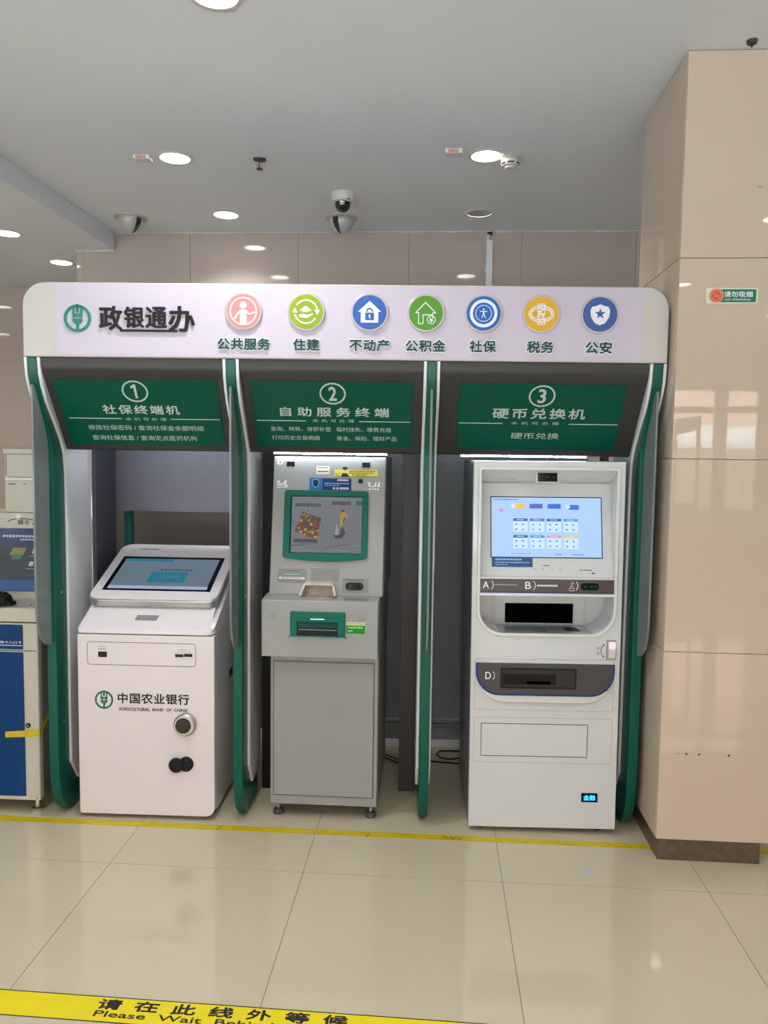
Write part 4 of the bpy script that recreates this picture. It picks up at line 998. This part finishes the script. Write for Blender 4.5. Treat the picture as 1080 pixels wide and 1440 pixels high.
# recess lining
t12 = math.tan(R(12))
part('recess_back', box(B(), .03, .625, .185, .199, .905, 1.64), M['m3'], k3, smooth=False)
part('recess_ceiling', prism(B(), [(.002, 1.633), (.125, 1.571), (.19, 1.571), (.19, 1.636), (.002, 1.636)], .034, .621), M['m3rim'], k3, 'slanted recess top', smooth=False)
scr_prof = [(.024, 1.155), (.113, 1.573), (.19, 1.573), (.19, 1.155)]
part('screen_panel', prism(B(), scr_prof, .034, .621), M['m3'], k3, 'tilted light grey screen panel', smooth=False)
FS = face(.024, 12, 1.155); s_ = lambda z: (z - 1.155) / math.cos(R(12))
sc3 = part('screen', plate(B(), rrect(.083, .578, s_(1.243), s_(1.512), .001, 1), FS, 0, .0015), M['blackg'], k3, 'bright blue menu screen')
m3c = [emis('m3_bg', (170, 204, 250), 1.05), emis('m3_yel', (240, 196, 90), 1.0), emis('m3_vio', (88, 104, 206), 1.0), emis('m3_blu', (38, 112, 226), 1.0), emis('m3_teal', (40, 170, 196), 1.0), emis('m3_navy', (30, 96, 178), 1.0), emis('m3_pink', (240, 140, 176), 1.0), emis('m3_pale', (196, 224, 255), 1.1), emis('m3_ink', (96, 128, 186), 1.0)]
bm = B(); X = lambda f: .087 + f * .487; Y = lambda f: s_(1.508) - f * (s_(1.508) - s_(1.247))
quad(bm, X(0), X(1), Y(1), Y(0), FS, .0018, 0)
dashes(bm, X(.02), X(.25), Y(.035), .006, FS, .0022, 8, n=12)
for a, b, c in ((.19, .31, 1), (.35, .47, 2), (.515, .635, 3), (.70, .80, 3)):
    quad(bm, X(a), X(b), Y(.185) - (0 if c != 3 or a < .6 else .004), Y(.105) - (0 if c != 3 or a < .6 else .004), FS, .0022, c)
poly(bm, circ(X(.20), Y(.145), .010, 12), FS, .0024, 7); poly(bm, circ(X(.70), Y(.15), .010, 12), FS, .0024, 7); poly(bm, circ(X(.09), Y(.22), .009, 12), FS, .0022, 6)
for r0, cs in ((.355, (5, 2, 5, 4)), (.635, (5, 4, 6, 1))):
    for k, c in enumerate(cs):
        a = .20 + k * .153
        quad(bm, X(a), X(a + .13), Y(r0 + .225), Y(r0), FS, .0020, 7); quad(bm, X(a), X(a + .13), Y(r0 + .045), Y(r0), FS, .0022, c)
        for (p, q) in ((.02, .085), (.08, .085), (.02, .17), (.08, .17)): quad(bm, X(a + p), X(a + p + .016), Y(r0 + q + .028), Y(r0 + q), FS, .0023, 8 if (k + int(q * 100)) % 3 else 4)
        dashes(bm, X(a + .03), X(a + .10), Y(r0 + .022), .004, FS, .0025, 7, n=4)
dashes(bm, X(.18), X(.36), Y(.945), .003, FS, .0022, 8, n=9); dashes(bm, X(.58), X(.64), Y(.955), .005, FS, .0022, 8, n=3); dashes(bm, X(.73), X(.84), Y(.955), .005, FS, .0022, 8, n=5)
obj('screen_image', bm, m3c, sc3, smooth=False)['label'] = 'pale blue menu with coloured buttons'
bp_ = part('blue_notice', plate(B(), [(.088, s_(1.203)), (.268, s_(1.203)), (.268, s_(1.247)), (.088, s_(1.247))], FS, .0015, .0025), M['blueplate'], k3, 'dark blue notice sticker')
bm = B(); dashes(bm, .104, .222, s_(1.235), .008, FS, .003, n=9); dashes(bm, .104, .255, s_(1.222), .005, FS, .003, n=18); dashes(bm, .104, .16, s_(1.212), .004, FS, .003, n=7)
obj('print', bm, flat((170, 200, 224)), bp_)
bm = B(); dashes(bm, .316, .342, s_(1.210), .005, FS, .0006, n=3); dashes(bm, .475, .530, s_(1.192), .005, FS, .0006, n=6); quad(bm, .528, .541, s_(1.176), s_(1.182), FS, .0006)
for x in (.275, .312, .352, .388): quad(bm, x, x + .004, s_(1.193), s_(1.197), FS, .0006)
part('small_print', bm, M['groove'], k3)
bm = B()
for x0 in (.125, .475):
    for k in range(9): stroke(bm, [(x0 + k * .009, 0.012), (x0 + k * .009, .03)], .0015, Matrix.Translation((0, .06, 1.6033)) @ Matrix.Rotation(R(-26.7), 4, 'X'), -.0012, -.0006)
part('vent_slit', bm, M['lgrey'], k3, 'faint vent slits')
cm = part('camera_module', box(B(), .272, .374, .022, .075, 1.577, 1.628), M['m3rim'], k3, 'camera module under the recess top', bevel=.004)
obj('camera_face', plate(B(), rrect(.280, .366, 1.583, 1.622, .003), face(.022), 0, .0015), M['blackg'], cm)
for x, r in ((.298, .007), (.323, .006), (.348, .007)): obj('lens', lathe(B(), [(r, .0015), (r * .8, .003)], (x, .022, 1.603), 16, 'y'), M['groove'] if x == .323 else M['black'], cm)
# band with slots A and B
bd = part('slot_band', box(B(), .034, .621, -.004, .185, 1.093, 1.155), M['m3brown'], k3, 'brown grey band with slots', bevel=.001)
part('band_rail', box(B(), .030, .625, -.010, .185, 1.080, 1.093), M['m3rim'], k3, bevel=.002)
part('band_rail', box(B(), .030, .625, -.004, .04, 1.155, 1.163), M['m3rim'], k3, bevel=.001)
FB = face(-.004)
obj('blue_edge', plate(B(), [(.036, 1.0935), (.619, 1.0935), (.619, 1.097), (.036, 1.097)], FB, 0, .0006), M['navy'], bd)
bm = B(); text(bm, 'A', .046, .073, 1.112, 1.143, FB, d=.001, bold=.01); text(bm, 'B', .232, .257, 1.112, 1.143, FB, d=.001, bold=.01)
for x in (.078, .262, .448):
    stroke(bm, circ(x, 1.1275, .014, 9, ry=.021, a0=-62, a1=62), .0025, FB, 0, .001)
stroke(bm, rrect(.425, .445, 1.106, 1.118, .001, 1), .0015, FB, 0, .001, closed=True); stroke(bm, [(.428, 1.125), (.442, 1.125)], .0015, FB, 0, .001); stroke(bm, [(.435, 1.128), (.435, 1.146)], .0015, FB, 0, .001); stroke(bm, [(.440, 1.136), (.445, 1.142)], .0015, FB, 0, .001)
obj('lettering', bm, M['pict'], bd)
obj('coin_slot', plate(B(), rrect(.097, .196, 1.1265, 1.1315, .002), FB, 0, .0015), M['lgrey'], bd)
obj('card_slot', plate(B(), rrect(.283, .374, 1.124, 1.131, .003), FB, 0, .003), M['m3rim'], bd)
o = obj('reader_oval', plate(B(), rrect(.474, .553, 1.110, 1.141, .014, 6), FB, 0, .004), flat((8, 26, 24), .15), bd)
bm = B()
for x in (.495, .520, .538): plate(bm, circ(x, 1.1255, .007, 14), FB, .004, .0046)
obj('reader_lens', bm, flat((12, 60, 50), .2), bd)
# lower hollow
win = part('scanner_window', box(B(), .169, .481, .176, .188, .922, 1.012), M['void'], k3, 'black scanner window', smooth=False)
part('hollow_deck', box(B(), .036, .619, .002, .186, .905, .9135), M['m3deck'], k3, 'grey glass deck', smooth=False)
FD = Matrix.Translation((0, 0, .9135))
bm = B(); stroke(bm, rrect(.285, .335, .05, .10, .003, 1), .004, FD, 0, .0008, closed=True); ring(bm, circ(.32, .032, .024, 20, ry=.012), circ(.32, .032, .02, 20, ry=.009), FD, 0, .0008)
plate(bm, [(.43, .05), (.49, .05), (.485, .12), (.425, .12)], FD, 0, .001)
part('deck_print', bm, M['ink'], k3, 'dark frame and pad on the deck')
bm = B()
for x in (.108, .120, .535, .545): stroke(bm, [(x, .916), (x, 1.06)], .0015, face(.185), 0, .0006)
part('guide_line', bm, M['lgrey'], k3)
# service flap outline round panel D
bm = B(); stroke(bm, rrect(.018, .630, .565, .795, .001, 1), .0012, F, 0, .0005, closed=True); stroke(bm, rrect(.018, .630, .325, .530, .001, 1), .0012, F, 0, .0005, closed=True)
part('panel_seam', bm, M['lgrey'], k3)
part('receiving_bowl', plate(B(), rrect(.022, .626, .606, .786, seg=8, rs=(.13, .002, .002, .13)), F, 0, .020), M['m3rim'], k3, 'light grey bowl-shaped surround', bevel=.006)
dpn = part('dispenser_panel', plate(B(), rrect(.020, .628, .638, .784, seg=8, rs=(.105, .002, .002, .105)), F, .020, .026), M['navy'], k3, 'dark grey coin outlet panel with blue edge', bevel=.001)
FQ = face(-.026)
obj('panel_face', plate(B(), rrect(.029, .619, .647, .784, seg=8, rs=(.097, .002, .002, .097)), FQ, 0, .003), M['m3dark'], dpn)
FQ = face(-.029)
ow = obj('outlet_window', ring(B(), densify(rrect(.128, .461, .672, .764, .002, 2), 1), densify(rrect(.137, .452, .680, .755, .002, 2), 1), FQ, 0, .003), flat((36, 35, 35), .5), dpn)
obj('outlet_glass', plate(B(), rrect(.137, .452, .680, .755, .001, 1), FQ, 0, .0008), flat((52, 51, 50), .35), dpn)
bm = B(); plate(bm, rrect(.140, .372, .690, .738, .001, 1), FQ, .0008, .0014); obj('outlet_shutter', bm, flat((20, 19, 19), .5), dpn)
obj('outlet_slot', plate(B(), rrect(.243, .348, .692, .706, .004), FQ, .0014, .002), M['void'], dpn)
bm = B(); stroke(bm, rrect(.487, .600, .668, .762, .002, 2), .0012, FQ, 0, .0004, closed=True); obj('flap_outline', bm, flat((62, 60, 60)), dpn)
bm = B(); text(bm, 'D', .062, .086, .712, .744, FQ, d=.001, bold=.015); stroke(bm, circ(.090, .728, .012, 9, ry=.019, a0=-62, a1=62), .0022, FQ, 0, .001)
obj('lettering', bm, M['pict'], dpn)
bm = B(); stroke(bm, rrect(.050, .522, .354, .502, .001, 1), .0028, F, 0, .0008, closed=True)
part('service_hatch_line', bm, M['groove'], k3, 'dark outline of the service hatch')
sw = part('rocker_switch', plate(B(), rrect(.594, .636, .800, .888, .003), F, 0, .004), M['lgrey'], k3, 'rocker switch with glowing pink lamp')
obj('lit_lamp', box(B(), .604, .632, -.013, -.004, .852, .880), flat((255, 214, 222), .5, 1.15), sw, bevel=.001)
obj('rocker', prism(B(), [(-.004, .808), (-.008, .806), (-.016, .846), (-.004, .852)], .603, .632), M['m3rim'], sw, bevel=.001)
bm = B(); stroke(bm, [(.583, .864), (.574, .855), (.571, .840), (.574, .824), (.583, .814)], .0028, F, 0, .0008); plate(bm, circ(.583, .865, .0035, 10), F, 0, .001); plate(bm, circ(.583, .813, .0035, 10), F, 0, .001)
text(bm, '关', .552, .566, .846, .858, F, d=.001); text(bm, '开', .552, .566, .822, .834, F, d=.001)
part('switch_print', bm, M['ink'], k3)
ld = part('led_sign', plate(B(), rrect(.502, .574, .149, .190, .001, 1), F, 0, .003), flat((4, 14, 70), .2), k3, 'small dark blue sign with glowing characters')
obj('glowing_lettering', text(B(), '金融', .512, .564, .158, .182, F, d=.0035, bold=.03), flat((40, 170, 255), .5, 3.0), ld)
for x in (.06, .59):
    for y in (.06, .58): part('caster', lathe(B(), [(.022, 0), (.022, .018), (.014, .020), (.014, .028)], (x, y, 0), 16), M['black'], k3)

# ================================================================== LEFT MACHINE (partly in frame)
k4 = thing('card_machine', 'beige card machine with a blue door at the left edge, outside the booth', 'kiosk', (-1.80, 3.42, 0), R(1.0))
part('cabinet', box(B(), -.62, -.006, .0, .50, .068, .90), M['beige'], k4, 'beige cabinet', bevel=.006)
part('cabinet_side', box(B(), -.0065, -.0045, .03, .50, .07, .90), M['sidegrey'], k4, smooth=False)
dr = part('door', plate(B(), rrect(-.60, -.075, .085, .765, .002, 1), F, 0, .004), M['bluep'], k4, 'blue door')
part('upper_door', plate(B(), rrect(-.60, -.075, .779, .893, .002, 1), F, 0, .004), M['bluep'], k4, 'blue upper flap')
bm = B(); stroke(bm, [(-.145, .857), (-.105, .857)], .0025, face(-.004), 0, .001); stroke(bm, [(-.60, .772), (-.012, .772)], .003, F, 0, .001)
part('slot_line', bm, M['ink'], k4)
bm = B(); text(bm, '社会保障卡入口', -.245, -.10, .806, .817, face(-.004), d=.001, bold=.01); plate(bm, [(-.092, .816), (-.082, .816), (-.087, .806)][::-1], face(-.004), 0, .001)
dashes(bm, -.245, -.075, .797, .004, face(-.004), .001, n=22)
part('lettering', bm, M['pict'], k4, 'small white print')
lk = part('lock', lathe(B(), [(.0115, 0), (.0115, .006), (.008, .008)], (-.058, 0, .422), 20, 'y'), M['black'], k4, 'round black lock')
obj('lock_core', lathe(B(), [(.006, .008), (.005, .0095)], (-.058, 0, .422), 14, 'y'), M['chrome'], lk)
part('shelf', prism(B(), [(0, .905), (-.002, .965), (.004, .972), (.150, .985), (.165, 1.01), (.165, .905)], -.62, -.003), M['beige'], k4, 'beige front shelf', bevel=.004)
bm = B(); lathe(bm, [(.014, 0), (.013, .003), (.006, .0035)], (-.065, .045, .9765), 20)
part('push_knob', bm, M['chrome'], k4, 'small chrome knob')
part('screen_console', prism(B(), [(.165, .95), (.165, 1.005), (.255, 1.315), (.262, 1.385), (.50, 1.385), (.50, .95)], -.62, -.006), M['beige'], k4, 'beige console', bevel=.004)
tl4 = math.degrees(math.atan2(.09, .31)); FC = face(.165, tl4, 1.005)
s4 = part('screen', plate(B(), rrect(-.60, -.012, .012, .318, .002, 1), FC, 0, .002), M['blackg'], k4, 'dark menu screen')
mm = [emis('k4_bg', (48, 52, 62), .8), emis('k4_navy', (26, 44, 84), .8), emis('k4_blue', (38, 76, 134), .8), emis('k4_pale', (170, 180, 186), .8), emis('k4_yel', (124, 122, 72), .8), emis('k4_green', (60, 110, 76), .8)]
bm = B(); quad(bm, -.60, -.014, .014, .316, FC, .0023, 0); quad(bm, -.60, -.014, .235, .316, FC, .0025, 1); quad(bm, -.60, -.014, .014, .066, FC, .0025, 2)
dashes(bm, -.29, -.065, .278, .012, FC, .0028, 3, n=14); dashes(bm, -.20, -.10, .262, .008, FC, .0028, 3, n=9)
for x, z in ((-.125, .205), (-.075, .205), (-.135, .145), (-.085, .145)):
    quad(bm, x - .010, x + .010, z - .011, z + .011, FC, .0028, 3, skew=.004); dashes(bm, x - .022, x + .02, z - .024, .003, FC, .0028, 3, n=6)
quad(bm, -.245, -.178, .185, .222, FC, .0028, 4, skew=.014); quad(bm, -.235, -.19, .165, .190, FC, .0029, 5, skew=.01)
for k in range(8): quad(bm, -.15 + k * .014, -.134 + k * .014, .080 + k * .002, .084 + k * .003, FC, .0027, 2)
obj('screen_image', bm, mm, s4, smooth=False)['label'] = 'dark menu image'
FV = face(.2555, math.degrees(math.atan2(.007, .07)), 1.316)
bm = B(); stroke(bm, circ(-.20, .020, .075, 12, ry=.022, a0=20, a1=165), .004, FV, 0, .001)
text(bm, '领卡', -.225, -.165, .010, .036, FV, d=.001, bold=.02); dashes(bm, -.150, -.118, .016, .008, FV, .001, n=4)
for k in range(4): quad(bm, -.062 + k * .014, -.058 + k * .014, .028, .032, FV, .001)
quad(bm, -.085, -.081, .020, .024, FV, .001); quad(bm, -.088, -.084, .006, .010, FV, .001); dashes(bm, -.076, -.02, .012, .0015, FV, .001, n=1, gap=0); dashes(bm, -.076, -.02, .021, .0015, FV, .001, n=1, gap=0)
part('lettering', bm, flat((30, 62, 48)), k4, 'dark green characters and swoosh')
part('card_window', plate(B(), [(-.122, .030), (-.072, .030), (-.066, .050), (-.116, .050)], FV, 0, .0015), M['black'], k4)
part('round_sticker', plate(B(), circ(-.222, .052, .013, 20), FV, 0, .0012), M['paper'], k4)
hb = part('upper_cabinet', box(B(), -.290, -.002, .268, .50, 1.386, 1.697), M['beige'], k4, 'beige upper cabinet', bevel=.004)
obj('upper_lid', box(B(), -.294, .0, .262, .505, 1.672, 1.697), M['beige'], hb, bevel=.004)
obj('upper_flap', box(B(), -.278, -.018, .262, .268, 1.560, 1.670), M['beige'], hb, bevel=.003)
obj('flap_rail', box(B(), -.284, -.012, .258, .268, 1.545, 1.556), M['m3rim'], hb, bevel=.002)
bm = B(); FV2 = face(.2675); stroke(bm, [(-.281, 1.565), (-.281, 1.668)], .0025, FV2, 0, .001); stroke(bm, [(-.281, 1.669), (-.016, 1.669)], .0025, FV2, 0, .001)
dashes(bm, -.268, -.232, 1.525, .006, FV2, .001, n=5); dashes(bm, -.195, -.182, 1.527, .005, FV2, .001, n=2); stroke(bm, [(-.088, 1.455), (-.088, 1.52)], .003, FV2, 0, .001)
obj('seam_and_print', bm, M['groove'], hb)
part('base_rail', box(B(), -.62, -.006, -.004, .02, .066, .083), M['beige'], k4, bevel=.002)
part('base_screw', lathe(B(), [(.004, 0), (.003, .001)], (-.022, -.004, .075), 8, 'y'), M['ink'], k4)
for x in (-.045, -.57):
    for y in (.05, .44): part('levelling_foot', lathe(B(), [(.030, 0), (.030, .012), (.016, .016), (.012, .07)], (x, y, 0), 20), M['chrome'], k4, 'metal levelling foot')
tp4 = thing('yellow_tape_piece', 'strip of yellow tape stuck round the corner of the beige machine', 'tape', (-1.80, 3.42, 0), R(1.0))
part('tape_front', plate(B(), [(-.166, .362), (-.012, .372), (-.004, .372), (-.004, .404), (-.166, .390)], face(-.0045), 0, .0008), M['tape'], tp4)
part('tape_side', prism(B(), [(-.0053, .372), (-.0053, .404), (.16, .50), (.16, .47)], -.0042, -.0034), M['tape'], tp4)
# black handset on the shelf
hs = thing('scanner_handset', 'black handheld scanner resting on the beige machine shelf at left edge', 'scanner', (-2.0, 3.455, .978), R(-20))
part('grip', tube(B(), [(-.10, -.03, .02), (-.05, -.01, .034), (0, .0, .04), (.035, .005, .03)], .022, 12), M['black'], hs)
part('head', lathe(B(), [(.040, .0), (.044, .014), (.036, .040), (.015, .058)], (.02, 0, 0), 20), M['black'], hs)
part('nozzle', prism(B(), [(-.02, .004), (-.02, .018), (.02, .022), (.02, .004)], .03, .082), M['black'], hs, bevel=.004)
# black object right of the column
rb = thing('black_cabinet', 'black cabinet just visible past the right side of the column', 'cabinet', (1.78, 4.0, 0))
part('body', box(B(), -.25, .35, -.2, .3, .08, .75), M['black'], rb, bevel=.01)
part('base', box(B(), -.23, .33, -.18, .28, 0, .08), M['ink'], rb, bevel=.004)
